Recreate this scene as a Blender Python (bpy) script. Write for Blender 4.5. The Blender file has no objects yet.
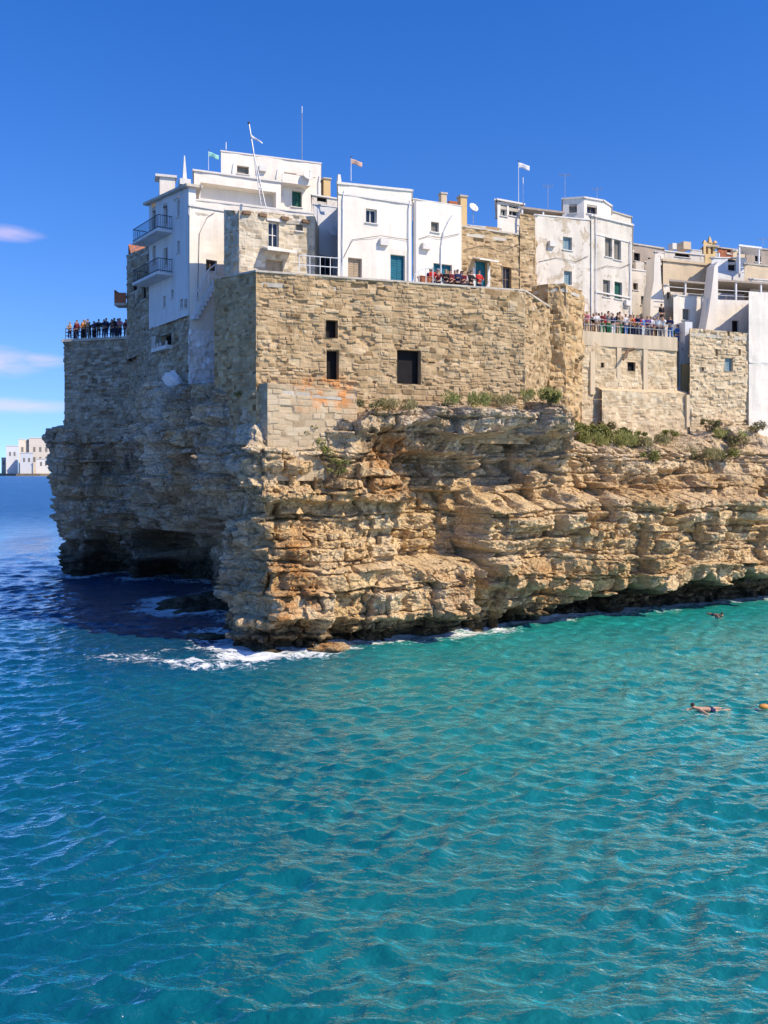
import bpy, math, random
import numpy as np
from mathutils import Vector, Matrix, kdtree

# ------------------------------------------------------------------ camera, sky, sun, exposure
SC = bpy.context.scene
COL = SC.collection
F, HOR, CX, EYE = 900.0, 472.0, 384.0, 10.0      # focal length in pixels, horizon row, centre column, eye height (m)
cam = bpy.data.objects.new('camera', bpy.data.cameras.new('camera'))
COL.objects.link(cam)
cam.location = (0, 0, EYE)
cam.rotation_euler = (math.radians(90), 0, 0)
cam.data.sensor_fit = 'AUTO'
cam.data.sensor_width = 36
cam.data.lens = F / 1024 * 36
cam.data.shift_y = -(512 - HOR) / 1024
cam.data.clip_start = 0.5
cam.data.clip_end = 20000
SC.camera = cam
SUN_EL = math.radians(43)
SUN_H = Vector((0.87, -0.493))
TOSUN = Vector((SUN_H.x * math.cos(SUN_EL), SUN_H.y * math.cos(SUN_EL), math.sin(SUN_EL)))
sun = bpy.data.objects.new('sun', bpy.data.lights.new('sun', 'SUN'))
COL.objects.link(sun)
sun.data.energy = 4.3
sun.data.angle = math.radians(0.5)
sun.data.color = (1.0, 0.86, 0.66)
sun.rotation_euler = TOSUN.to_track_quat('Z', 'Y').to_euler()
SC.view_settings.view_transform = 'Standard'
SC.view_settings.look = 'None'
SC.view_settings.exposure = 0.38
SC.view_settings.gamma = 1.0
SC.render.engine = 'CYCLES'
SC.cycles.use_denoising = True
SC.cycles.max_bounces = 6
SC.cycles.diffuse_bounces = 3
SC.cycles.glossy_bounces = 3
SC.cycles.sample_clamp_indirect = 4
SC.cycles.sample_clamp_direct = 1.0

class NT:
    """tiny helper to write node trees"""
    def __init__(s, tree):
        s.t = tree; s.N = tree.nodes; s.L = tree.links
    def n(s, typ, **kw):
        nd = s.N.new(typ)
        for k, v in kw.items():
            if k == 'ins':
                for a, b in v.items():
                    if isinstance(b, bpy.types.NodeSocket): s.L.new(b, nd.inputs[a])
                    else: nd.inputs[a].default_value = b
            else: setattr(nd, k, v)
        return nd
    def math(s, op, a, b=0.0, c=None, clamp=False):
        ins = {0: a, 1: b}
        if c is not None: ins[2] = c
        return s.n('ShaderNodeMath', operation=op, use_clamp=clamp, ins=ins).outputs[0]
    def noise(s, vec, scale, detail=4, rough=0.55, dist=0.0):
        return s.n('ShaderNodeTexNoise', ins={'Vector': vec, 'Scale': scale, 'Detail': detail, 'Roughness': rough, 'Distortion': dist}).outputs['Fac']
    def ramp(s, fac, stops, interp='LINEAR'):
        r = s.n('ShaderNodeValToRGB', ins={'Fac': fac})
        cr = r.color_ramp; cr.interpolation = interp
        while len(cr.elements) < len(stops): cr.elements.new(0.5)
        for e, (p, c) in zip(cr.elements, stops):
            e.position = p
            e.color = (c, c, c, 1) if not hasattr(c, '__len__') else (*c, 1)
        return r.outputs['Color']
    def mix(s, fac, a, b, blend='MIX'):
        m = s.n('ShaderNodeMix', data_type='RGBA', blend_type=blend)
        m.clamp_factor = True
        for sock, v in ((m.inputs['Factor'], fac), (m.inputs[6], a), (m.inputs[7], b)):
            if isinstance(v, bpy.types.NodeSocket): s.L.new(v, sock)
            elif hasattr(v, '__len__'): sock.default_value = (*v, 1) if len(v) == 3 else v
            else: sock.default_value = v
        return m.outputs[2]
    def vscale(s, vec, sc):
        return s.n('ShaderNodeMapping', ins={'Vector': vec, 'Scale': sc}).outputs[0]
    def attr(s, name):
        return s.n('ShaderNodeAttribute', attribute_name=name).outputs['Fac']
    def pos(s):
        return s.n('ShaderNodeNewGeometry').outputs['Position']
    def bump(s, h, strength=0.5, dist=0.05, nrm=None):
        b = s.n('ShaderNodeBump', ins={'Height': h, 'Strength': strength, 'Distance': dist})
        if nrm is not None: s.L.new(nrm, b.inputs['Normal'])
        return b.outputs[0]

# sky: Nishita with a few thin clouds low over the sea
W = bpy.data.worlds.new('World'); SC.world = W; W.use_nodes = True
W.node_tree.nodes.clear()
w = NT(W.node_tree)
tc = w.n('ShaderNodeTexCoord').outputs['Generated']
up_ = w.n('ShaderNodeVectorMath', operation='MULTIPLY_ADD', ins={0: tc, 1: (1, 1, 0.85), 2: (0, 0, 0.115)}).outputs[0]   # clear air: look a little above the yellow horizon band
up_ = w.n('ShaderNodeVectorMath', operation='NORMALIZE', ins={0: up_}).outputs[0]
sky = w.n('ShaderNodeTexSky', sky_type='NISHITA', sun_disc=False, ins={'Vector': up_})
sky.sun_elevation = SUN_EL
sky.sun_rotation = math.atan2(SUN_H.x, SUN_H.y)
sky.altitude = 0; sky.air_density = 1.0; sky.dust_density = 0.1; sky.ozone_density = 1.6
hs = w.n('ShaderNodeHueSaturation', ins={'Hue': 0.519, 'Saturation': 1.43, 'Value': 1.03, 'Color': sky.outputs[0]})
sp = w.n('ShaderNodeSeparateXYZ', ins={0: tc})
el = sp.outputs[2]
az = w.math('ARCTAN2', sp.outputs[0], sp.outputs[1])
cv = w.n('ShaderNodeCombineXYZ', ins={0: w.math('MULTIPLY', az, 9.0), 1: w.math('MULTIPLY', el, 46.0), 2: 3.3}).outputs[0]
cn = w.noise(cv, 1.6, 6, 0.6, 0.4)
band = None
for a0, e0, sa, se, k in ((-0.40, 0.237, 0.036, 0.008, 1.0), (-0.41, 0.112, 0.045, 0.016, 1.0), (-0.365, 0.115, 0.028, 0.008, .9), (-0.40, 0.068, 0.07, 0.008, 1.0), (-0.62, 0.15, 0.10, 0.02, 1.0), (-0.80, 0.09, 0.16, 0.015, 1.0)):
    da = w.math('DIVIDE', w.math('SUBTRACT', az, a0), sa); de = w.math('DIVIDE', w.math('SUBTRACT', el, e0), se)
    g = w.math('MULTIPLY', w.math('EXPONENT', w.math('MULTIPLY', w.math('ADD', w.math('MULTIPLY', da, da), w.math('MULTIPLY', de, de)), -1.0)), k)
    band = g if band is None else w.math('MAXIMUM', band, g)
cl = w.ramp(w.math('MULTIPLY', band, w.ramp(cn, [(0.25, 0.35), (0.6, 1)])), [(0.18, 0), (0.8, 1)])
cl = w.math('MULTIPLY', cl, 0.42)
colr = w.mix(cl, hs.outputs[0], (5.4, 4.3, 5.3))
bg = w.n('ShaderNodeBackground', ins={'Color': colr, 'Strength': 0.15})
w.L.new(bg.outputs[0], w.n('ShaderNodeOutputWorld').inputs[0])

# ------------------------------------------------------------------ helpers
R = random.Random(7)
def P2(px, Y): return Vector(((px - CX) / F * Y, Y))
def ZP(py, Y): return EYE + (HOR - py) / F * Y
def P3(px, py, Y): return Vector(((px - CX) / F * Y, Y, ZP(py, Y)))
def lerp(a, b, t): return a + (b - a) * t

def hsh(ix, iy, seed):
    h = (ix.astype(np.int64) * 374761393 + iy.astype(np.int64) * 668265263 + seed * 1442695041) & 0xffffffff
    h = ((h ^ (h >> 13)) * 1274126177) & 0xffffffff
    h = ((h ^ (h >> 16)) * 2246822519) & 0xffffffff
    return ((h ^ (h >> 15)) & 0xffffff) / float(0x1000000)
def perlin(x, y, seed=0):
    x = np.asarray(x, float); y = np.asarray(y, float)
    x0 = np.floor(x); y0 = np.floor(y); fx = x - x0; fy = y - y0
    u = fx * fx * fx * (fx * (fx * 6 - 15) + 10); v = fy * fy * fy * (fy * (fy * 6 - 15) + 10)
    def g(ix, iy, dx, dy):
        a = hsh(ix, iy, seed) * 2 * np.pi
        return np.cos(a) * dx + np.sin(a) * dy
    a = g(x0, y0, fx, fy); b = g(x0 + 1, y0, fx - 1, fy); c = g(x0, y0 + 1, fx, fy - 1); d = g(x0 + 1, y0 + 1, fx - 1, fy - 1)
    return 1.5 * ((a + (b - a) * u) + ((c + (d - c) * u) - (a + (b - a) * u)) * v)
def fbm(x, y, seed=0, o=4, g=0.5):
    r = 0; a = 1
    for i in range(o):
        r = r + a * perlin(np.asarray(x) * 2 ** i + i * 7.3, np.asarray(y) * 2 ** i - i * 3.1, seed + i); a *= g
    return r
def worley(x, y, seed=0):
    x0 = np.floor(x); y0 = np.floor(y)
    f1 = np.full(np.shape(x), 9.0); f2 = f1.copy(); idn = np.zeros(np.shape(x))
    for i in (-1, 0, 1):
        for j in (-1, 0, 1):
            ix = x0 + i; iy = y0 + j
            d = np.hypot(ix + hsh(ix, iy, seed) - x, iy + hsh(ix, iy, seed + 5) - y)
            new = d < f1
            f2 = np.where(new, f1, np.minimum(f2, d))
            idn = np.where(new, hsh(ix, iy, seed + 9), idn)
            f1 = np.where(new, d, f1)
    return f1, f2, idn
def sstep(a, b, x):
    t = np.clip((x - a) / (b - a), 0, 1)
    return t * t * (3 - 2 * t)
def sbox(x, a, b, s): return sstep(a - s, a + s, x) * (1 - sstep(b - s, b + s, x))

def tag(o, label=None, cat=None, group=None, kind=None):
    if label: o['label'] = label
    if cat: o['category'] = cat
    if group: o['group'] = group
    if kind: o['kind'] = kind
    return o
def root_of(o):
    while o.parent: o = o.parent
    return o
def thing(name, label, cat, loc, group=None):
    o = bpy.data.objects.new(name, None); COL.objects.link(o)
    o.empty_display_size = 0.2
    o.location = loc
    return tag(o, label, cat, group)
def mesh_obj(name, verts, faces, mats, parent=None, mi=None, attrs=None, smooth=False, loc=None):
    """world-space verts; a child keeps its thing's base as origin"""
    me = bpy.data.meshes.new(name)
    off = np.array(root_of(parent).location) if parent else (np.array(loc) if loc is not None else np.zeros(3))
    v = np.asarray(verts, dtype=float).reshape(-1, 3) - off
    if isinstance(faces, np.ndarray):
        nf = len(faces); k = faces.shape[1]
        me.vertices.add(len(v)); me.vertices.foreach_set('co', v.ravel())
        me.loops.add(nf * k); me.loops.foreach_set('vertex_index', faces.ravel().astype(np.int32))
        me.polygons.add(nf)
        me.polygons.foreach_set('loop_start', np.arange(nf, dtype=np.int32) * k)
        me.update(calc_edges=True); me.validate()
    else:
        me.from_pydata([tuple(p) for p in v], [], faces)
    if not isinstance(mats, (list, tuple)): mats = [mats]
    for m in mats: me.materials.append(m)
    if mi is not None and len(mi) == len(me.polygons): me.polygons.foreach_set('material_index', np.asarray(mi, dtype=np.int32))
    if attrs:
        for k, a in attrs.items():
            at = me.attributes.new(k, 'FLOAT', 'POINT'); at.data.foreach_set('value', np.asarray(a, dtype=np.float32))
    me.polygons.foreach_set('use_smooth', np.full(len(me.polygons), bool(smooth)))
    me.update()
    o = bpy.data.objects.new(name, me); COL.objects.link(o)
    if parent: o.parent = parent
    elif loc is not None: o.location = loc
    return o

class MB:
    """collects boxes, tubes and grids into ONE mesh"""
    def __init__(s): s.v = []; s.f = []; s.mi = []; s.tone = {}
    def add(s, vs, fs, mi=0):
        b = len(s.v); s.v += [tuple(p) for p in vs]
        s.f += [tuple(b + i for i in f) for f in fs]; s.mi += [mi] * len(fs)
    def box(s, c, size, ux=(1, 0), mi=0, taper=1.0):
        """box with its base centre at c; ux = plan direction of its width"""
        ux = Vector(ux).normalized(); uy = Vector((-ux.y, ux.x)); c = Vector(c)
        vs = []
        for z, k in ((0, 1.0), (size[2], taper)):
            for a, b in ((-1, -1), (1, -1), (1, 1), (-1, 1)):
                q = ux * (a * size[0] / 2 * k) + uy * (b * size[1] / 2 * k)
                vs.append((c.x + q.x, c.y + q.y, c.z + z))
        s.add(vs, [(0, 3, 2, 1), (4, 5, 6, 7), (0, 1, 5, 4), (1, 2, 6, 5), (2, 3, 7, 6), (3, 0, 4, 7)], mi)
        return s
    def prism(s, plan, z0, z1, mi=0):
        """vertical prism on a counter-clockwise plan; z0 / z1 numbers or lists"""
        n = len(plan)
        Z0 = z0 if hasattr(z0, '__len__') else [z0] * n
        Z1 = z1 if hasattr(z1, '__len__') else [z1] * n
        vs = [(p[0], p[1], z) for p, z in zip(plan, Z0)] + [(p[0], p[1], z) for p, z in zip(plan, Z1)]
        s.add(vs, [tuple(range(n))[::-1], tuple(range(n, 2 * n))] + [(i, (i + 1) % n, n + (i + 1) % n, n + i) for i in range(n)], mi)
        return s
    def tube(s, pts, r, n=6, mi=0, cap=True):
        pts = [Vector(p) for p in pts]; m = len(pts)
        rr = r if hasattr(r, '__len__') else [r] * m
        vs = []
        for i, p in enumerate(pts):
            t = (pts[min(i + 1, m - 1)] - pts[max(i - 1, 0)]).normalized()
            a = t.cross(Vector((0.13, 0.2, 1)) if abs(t.z) < 0.95 else Vector((1, 0.1, 0))).normalized(); b = t.cross(a)
            for k in range(n):
                an = 2 * math.pi * k / n
                vs.append(p + a * (math.cos(an) * rr[i]) + b * (math.sin(an) * rr[i]))
        fs = [(i * n + k, i * n + (k + 1) % n, (i + 1) * n + (k + 1) % n, (i + 1) * n + k) for i in range(m - 1) for k in range(n)]
        if cap: fs += [tuple(range(n))[::-1], tuple(range((m - 1) * n, m * n))]
        s.add(vs, fs, mi); return s
    def ball(s, c, r, n=10, mi=0, sq=(1, 1, 1)):
        c = Vector(c); vs = [c + Vector((0, 0, -r * sq[2]))]; k = n // 2
        for i in range(1, k):
            a = -math.pi / 2 + math.pi * i / k
            for j in range(n):
                b = 2 * math.pi * j / n
                vs.append(c + Vector((r * sq[0] * math.cos(a) * math.cos(b), r * sq[1] * math.cos(a) * math.sin(b), r * sq[2] * math.sin(a))))
        vs.append(c + Vector((0, 0, r * sq[2]))); L = len(vs) - 1
        fs = [(0, 1 + (j + 1) % n, 1 + j) for j in range(n)]
        for i in range(k - 2):
            fs += [(1 + i * n + j, 1 + i * n + (j + 1) % n, 1 + (i + 1) * n + (j + 1) % n, 1 + (i + 1) * n + j) for j in range(n)]
        fs += [(L, 1 + (k - 2) * n + j, 1 + (k - 2) * n + (j + 1) % n) for j in range(n)]
        s.add(vs, fs, mi); return s
    def build(s, name, mats, parent=None, loc=None, smooth=False):
        return mesh_obj(name, s.v, s.f, mats, parent, s.mi, None, smooth, loc)

# ------------------------------------------------------------------ materials
def new_mat(name):
    m = bpy.data.materials.new(name); m.use_nodes = True
    t = NT(m.node_tree); b = m.node_tree.nodes['Principled BSDF']
    b.inputs['Roughness'].default_value = 0.85
    b.inputs['Specular IOR Level'].default_value = 0.25
    return m, t, b
def flat_mat(name, c, rough=0.7, var=0.12, scale=3.0, metal=0.0):
    m, t, b = new_mat(name)
    nz = t.noise(t.pos(), scale, 4)
    lo = tuple(x * (1 - var) for x in c); hi = tuple(min(1, x * (1 + var)) for x in c)
    t.L.new(t.ramp(nz, [(0.3, lo), (0.7, hi)]), b.inputs['Base Color'])
    b.inputs['Roughness'].default_value = rough; b.inputs['Metallic'].default_value = metal
    return m
def plaster_mat(name, c=(0.78, 0.755, 0.71), stain=(0.42, 0.36, 0.28), amount=0.25, peel=0.0):
    m, t, b = new_mat(name); p = t.pos()
    streak = t.noise(t.vscale(p, (1.3, 1.3, 0.16)), 1.0, 6, 0.6)
    blot = t.noise(p, 0.55, 6, 0.62)
    f = t.math('MULTIPLY', t.ramp(streak, [(0.45, 0), (0.72, 1)]), amount * 1.25)
    f2 = t.math('MULTIPLY', t.ramp(blot, [(0.5, 0), (0.72, 1)]), amount * 0.7)
    col = t.mix(f, c, stain)
    col = t.mix(f2, col, tuple(x * 0.72 for x in c))
    h = t.noise(p, 2.2, 7, 0.62)
    if peel > 0:
        pm = t.ramp(t.noise(p, 0.9, 8, 0.68, 0.4), [(0.60 - 0.1 * peel, 0), (0.64 - 0.1 * peel, 1)])
        pc = t.ramp(t.noise(p, 2.3, 5), [(0.3, (0.33, 0.25, 0.16)), (0.7, (0.55, 0.46, 0.34))])
        col = t.mix(t.math('MULTIPLY', pm, 0.75), col, pc)
        h = t.math('SUBTRACT', h, t.math('MULTIPLY', pm, 0.6))
    t.L.new(col, b.inputs['Base Color'])
    t.L.new(t.bump(h, 0.5, 0.05), b.inputs['Normal'])
    b.inputs['Roughness'].default_value = 0.9
    return m
def stone_mat(name, stops, mortar=(0.33, 0.26, 0.17), stains=None, bumpd=0.05, patch=0.5):
    """masonry: one tone per stone (attribute), mortar in the joints (attribute), patina blotches"""
    m, t, b = new_mat(name); p = t.pos()
    fine = t.noise(p, 4.0, 7, 0.65)
    tone = t.math('ADD', t.math('MULTIPLY', t.attr('tone'), 0.62), t.math('MULTIPLY', fine, 0.38))
    col = t.ramp(tone, stops)
    big = t.noise(p, 0.35, 6, 0.6, 0.5)
    col = t.mix(t.math('MULTIPLY', t.ramp(big, [(0.42, 0), (0.66, 1)]), patch), col, (0.30, 0.21, 0.115))
    pale = t.noise(t.vscale(p, (1, 1, 0.5)), 0.6, 6, 0.6)
    col = t.mix(t.math('MULTIPLY', t.ramp(pale, [(0.52, 0), (0.7, 1)]), 0.4), col, (0.56, 0.43, 0.26))
    col = t.mix(t.math('MULTIPLY', t.attr('mortar'), 0.65), col, mortar)
    damp = t.ramp(t.noise(t.vscale(p, (1.1, 1.1, 0.13)), 1.0, 6, 0.62), [(0.52, 0), (0.72, 0.5)])
    col = t.mix(t.math('MULTIPLY', damp, min(1.0, patch * 2)), col, (0.24, 0.175, 0.10))
    if stains: col = t.mix(t.math('MULTIPLY', t.attr('stain'), t.ramp(t.noise(p, 1.1, 6, 0.65), [(0.42, 0), (0.62, 0.9)])), col, stains)
    t.L.new(col, b.inputs['Base Color'])
    h = t.math('ADD', t.noise(p, 7.0, 7, 0.7), t.math('MULTIPLY', t.noise(p, 2.0, 4), 1.2))
    t.L.new(t.bump(h, 0.7, bumpd), b.inputs['Normal'])
    b.inputs['Roughness'].default_value = 0.95
    return m
M = {}
M['white'] = plaster_mat('white_plaster', (0.77, 0.715, 0.625), amount=0.22)
M['white_old'] = plaster_mat('old_white_plaster', (0.64, 0.59, 0.51), amount=0.42, peel=0.25)
M['white_peel'] = plaster_mat('peeling_white_plaster', (0.68, 0.625, 0.54), amount=0.42, peel=0.75)
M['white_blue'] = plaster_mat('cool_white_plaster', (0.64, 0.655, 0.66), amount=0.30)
M['cement'] = plaster_mat('grey_cement', (0.52, 0.475, 0.40), stain=(0.2, 0.18, 0.15), amount=0.5)
M['tan_cement'] = plaster_mat('tan_cement', (0.60, 0.49, 0.345), stain=(0.3, 0.25, 0.18), amount=0.5)
M['cream'] = plaster_mat('cream_plaster', (0.62, 0.50, 0.34), stain=(0.4, 0.3, 0.2), amount=0.3)
M['ochre'] = plaster_mat('ochre_plaster', (0.66, 0.47, 0.23), stain=(0.45, 0.28, 0.12), amount=0.3)
M['taupe'] = plaster_mat('taupe_plaster', (0.40, 0.33, 0.26), stain=(0.24, 0.2, 0.16), amount=0.4)
TAN = [(0.18, (0.16, 0.10, 0.045)), (0.38, (0.37, 0.255, 0.13)), (0.58, (0.50, 0.36, 0.20)), (0.85, (0.62, 0.49, 0.31))]
GREY = [(0.2, (0.17, 0.145, 0.105)), (0.45, (0.34, 0.30, 0.225)), (0.65, (0.46, 0.41, 0.315)), (0.9, (0.56, 0.51, 0.41))]
M['tower'] = stone_mat('tower_stone', TAN, mortar=(0.42, 0.32, 0.20), stains=(0.62, 0.25, 0.07))
M['ashlar'] = stone_mat('ashlar_stone', [(0.2, (0.36, 0.27, 0.17)), (0.5, (0.50, 0.40, 0.265)), (0.85, (0.60, 0.51, 0.37))], stains=(0.62, 0.25, 0.07), patch=0.25)
M['greystone'] = stone_mat('grey_stone', GREY, mortar=(0.2, 0.18, 0.15))
M['palestone'] = stone_mat('pale_stone', [(0.2, (0.40, 0.29, 0.17)), (0.5, (0.60, 0.47, 0.30)), (0.85, (0.70, 0.60, 0.43))], mortar=(0.56, 0.45, 0.30), patch=0.15)
M['bleached'] = stone_mat('bleached_stone', [(0.2, (0.36, 0.29, 0.20)), (0.5, (0.56, 0.49, 0.37)), (0.85, (0.72, 0.66, 0.54))], mortar=(0.6, 0.54, 0.42), patch=0.3)
M['gold'] = stone_mat('golden_stone', [(0.2, (0.30, 0.18, 0.08)), (0.5, (0.52, 0.35, 0.17)), (0.85, (0.62, 0.48, 0.29))], mortar=(0.45, 0.33, 0.19), patch=0.3)
M['whiterock'] = stone_mat('limewashed_stone', [(0.2, (0.48, 0.49, 0.50)), (0.42, (0.80, 0.80, 0.80)), (0.85, (0.86, 0.86, 0.86))], mortar=(0.68, 0.68, 0.69), patch=0.0)
M['trim'] = flat_mat('white_trim', (0.64, 0.615, 0.57), 0.7, 0.08)
M['glass'] = flat_mat('dark_window_glass', (0.015, 0.02, 0.026), 0.12, 0.3)
M['glass'].node_tree.nodes['Principled BSDF'].inputs['Specular IOR Level'].default_value = 0.5
M['void'] = flat_mat('dark_opening', (0.012, 0.011, 0.012), 0.9, 0.3)
M['teal'] = flat_mat('teal_paint', (0.012, 0.14, 0.20), 0.5, 0.15)
M['green'] = flat_mat('green_paint', (0.02, 0.11, 0.08), 0.55, 0.15)
M['greyshut'] = flat_mat('grey_shutter', (0.22, 0.205, 0.175), 0.7, 0.15)
M['tanshut'] = flat_mat('tan_shutter', (0.40, 0.31, 0.21), 0.7, 0.12)
M['blueshut'] = flat_mat('pale_blue_shutter', (0.22, 0.32, 0.36), 0.65, 0.12)
M['terracotta'] = flat_mat('terracotta', (0.36, 0.13, 0.065), 0.85, 0.3)
M['metal'] = flat_mat('galvanised_metal', (0.42, 0.43, 0.44), 0.45, 0.1, metal=0.6)
M['paint_metal'] = flat_mat('white_painted_metal', (0.72, 0.72, 0.72), 0.45, 0.06)
M['dark_metal'] = flat_mat('dark_metal', (0.05, 0.05, 0.055), 0.5, 0.2)
M['wood'] = flat_mat('weathered_wood', (0.20, 0.125, 0.075), 0.8, 0.25, 6)
M['canvas'] = flat_mat('canvas', (0.70, 0.66, 0.58), 0.9, 0.1)
M['canvas_grey'] = flat_mat('grey_canvas', (0.36, 0.31, 0.26), 0.9, 0.15)
M['flag_white'] = flat_mat('flag_cloth', (0.75, 0.72, 0.70), 0.9, 0.08)
M['flag_green'] = flat_mat('green_flag_cloth', (0.30, 0.62, 0.55), 0.9, 0.08)
M['flag_red'] = flat_mat('red_flag_cloth', (0.62, 0.40, 0.30), 0.9, 0.08)
M['orange'] = flat_mat('orange_plastic', (0.62, 0.27, 0.06), 0.4, 0.06)

def rock_mat():
    m, t, b = new_mat('limestone_cliff'); p = t.pos()
    fine = t.noise(p, 3.5, 8, 0.66)
    strat = t.noise(t.vscale(p, (0.28, 0.28, 2.2)), 1.0, 6, 0.6, 0.4)
    tone = t.math('ADD', t.math('ADD', t.math('MULTIPLY', t.attr('tone'), 0.38), t.math('MULTIPLY', fine, 0.34)), t.math('MULTIPLY', strat, 0.30))
    col = t.ramp(tone, [(0.24, (0.17, 0.095, 0.038)), (0.36, (0.47, 0.295, 0.13)), (0.50, (0.70, 0.485, 0.235)), (0.72, (0.80, 0.635, 0.40))])
    gcol = t.ramp(tone, [(0.25, (0.11, 0.085, 0.06)), (0.38, (0.34, 0.28, 0.21)), (0.52, (0.57, 0.495, 0.39)), (0.72, (0.78, 0.71, 0.59))])
    gm = t.math('MULTIPLY', t.attr('grey'), t.ramp(t.noise(p, 0.5, 6, 0.62), [(0.30, 0.35), (0.58, 1)]))
    col = t.mix(gm, col, gcol)
    om = t.math('MULTIPLY', t.attr('rust'), t.ramp(t.noise(p, 0.7, 6, 0.66), [(0.40, 0), (0.58, 0.88)]))
    col = t.mix(om, col, t.ramp(fine, [(0.3, (0.26, 0.10, 0.025)), (0.7, (0.58, 0.28, 0.075))]))
    # lichen-dark streaks
    dk = t.ramp(t.noise(t.vscale(p, (0.9, 0.9, 0.35)), 0.9, 7, 0.68, 0.3), [(0.55, 0), (0.68, 0.75)])
    col = t.mix(t.math('MULTIPLY', dk, t.math('MULTIPLY_ADD', t.attr('grey'), 0.8, 0.35)), col, (0.085, 0.068, 0.05))
    # wet, algae covered band at the waterline; also painted shade in undercut and caves
    wet_shade = t.math('MULTIPLY', t.attr('wet_shade'), t.ramp(t.noise(p, 1.2, 5), [(0.3, 0.7), (0.6, 1)]))
    col = t.mix(wet_shade, col, t.ramp(fine, [(0.3, (0.018, 0.016, 0.012)), (0.62, (0.07, 0.06, 0.035)), (0.8, (0.12, 0.11, 0.05))]))
    t.L.new(col, b.inputs['Base Color'])
    t.L.new(t.math('SUBTRACT', 0.95, t.math('MULTIPLY', wet_shade, 0.55)), b.inputs['Roughness'])
    h = t.math('ADD', t.noise(p, 5.0, 9, 0.72), t.math('MULTIPLY', t.noise(t.vscale(p, (0.8, 0.8, 2.6)), 1.8, 6, 0.65, 0.5), 1.6))
    def cracks(scale, w_, sc):
        wv = t.n('ShaderNodeVectorMath', operation='MULTIPLY_ADD', ins={0: t.n('ShaderNodeTexNoise', ins={'Vector': p, 'Scale': 1.7, 'Detail': 3}).outputs['Color'], 1: (.5, .5, .4), 2: p}).outputs[0]
        v = t.n('ShaderNodeTexVoronoi', feature='DISTANCE_TO_EDGE', ins={'Vector': t.vscale(wv, sc), 'Scale': scale}).outputs['Distance']
        c = t.n('ShaderNodeTexVoronoi', feature='F1', ins={'Vector': t.vscale(wv, sc), 'Scale': scale}).outputs['Color']
        return t.math('ADD', t.math('MULTIPLY', t.ramp(v, [(0.0, 0), (w_, 1)]), 1.0), t.math('MULTIPLY', t.n('ShaderNodeSeparateColor', ins={0: c}).outputs[0], 0.9))
    n1 = t.bump(t.math('ADD', cracks(1.1, 0.10, (1, 1, 1.35)), t.math('MULTIPLY', cracks(2.9, 0.12, (1, 1, 1.5)), 0.45)), 1.0, 0.085)
    t.L.new(t.bump(h, 0.85, 0.11, n1), b.inputs['Normal'])
    return m
M['rock'] = rock_mat()

def water_mat():
    m, t, b = new_mat('sea_water'); p = t.pos()
    shallow = t.attr('shallow')
    n1 = t.noise(p, 0.09, 4, 0.55)
    f = t.math('ADD', shallow, t.math('MULTIPLY', t.math('SUBTRACT', n1, 0.5), 0.5), clamp=True)
    col = t.ramp(f, [(0.0, (0.002, 0.036, 0.078)), (0.3, (0.002, 0.062, 0.115)), (0.62, (0.002, 0.092, 0.112)), (1.0, (0.008, 0.150, 0.140))])
    fn = t.math('ADD', t.math('MULTIPLY', t.noise(t.vscale(p, (0.8, 1.5, 1)), 1.3, 8, 0.72, 1.6), 0.7), t.math('MULTIPLY', t.noise(p, 5.5, 5, 0.7, 0.8), 0.3))
    foam = t.ramp(t.math('MULTIPLY_ADD', t.math('SUBTRACT', fn, 0.5), 2.4, t.attr('foam')), [(0.36, 0), (0.60, 1)])
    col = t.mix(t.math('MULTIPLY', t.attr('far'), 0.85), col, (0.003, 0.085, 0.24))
    col2 = t.mix(foam, col, (0.70, 0.74, 0.76))
    rough = t.math('MULTIPLY_ADD', t.attr('far'), 0.25, t.math('MULTIPLY_ADD', foam, 0.6, 0.06))
    # ripples finer than the modelled waves
    r1 = t.noise(t.vscale(p, (1.0, 1.7, 1)), 4.0, 2, 0.5, 0.3)
    r2 = t.noise(t.vscale(p, (0.25, 0.42, 1)), 1.0, 5, 0.6, 0.8)
    far = t.attr('far')
    h = t.math('ADD', t.math('MULTIPLY', r1, 0.06), t.math('MULTIPLY', t.math('MULTIPLY', r2, far), 0.9))
    nrm = t.bump(h, 1.0, 1.0)
    # light scattered back by the water body, plus the mirror of the surface
    body = t.n('ShaderNodeBsdfDiffuse', ins={'Color': col2, 'Normal': nrm}).outputs[0]
    fr = t.n('ShaderNodeFresnel', ins={'IOR': 1.45, 'Normal': nrm}).outputs[0]
    k = t.math('MULTIPLY', t.math('MULTIPLY', fr, t.math('MULTIPLY_ADD', far, -1.0, 1.65)), t.math('SUBTRACT', 1.0, foam), clamp=True)
    gl = t.n('ShaderNodeBsdfGlossy', ins={'Color': t.n('ShaderNodeCombineColor', ins={0: k, 1: k, 2: k}).outputs[0], 'Roughness': rough, 'Normal': nrm}).outputs[0]
    add = t.n('ShaderNodeAddShader', ins={0: body, 1: gl}).outputs[0]
    t.L.new(add, m.node_tree.nodes['Material Output'].inputs['Surface'])
    t.N.remove(b)
    return m
M['water'] = water_mat()

def leaf_mat(name, a, bcol):
    m, t, b = new_mat(name)
    t.L.new(t.ramp(t.noise(t.pos(), 2.5, 4), [(0.3, a), (0.7, bcol)]), b.inputs['Base Color'])
    b.inputs['Roughness'].default_value = 0.7
    return m
M['leaf'] = leaf_mat('bush_leaf', (0.14, 0.15, 0.035), (0.31, 0.30, 0.09))
M['leaf_dry'] = leaf_mat('dry_leaf', (0.16, 0.135, 0.05), (0.32, 0.27, 0.12))
M['twig'] = flat_mat('twig', (0.12, 0.085, 0.05), 0.9, 0.2)

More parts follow.
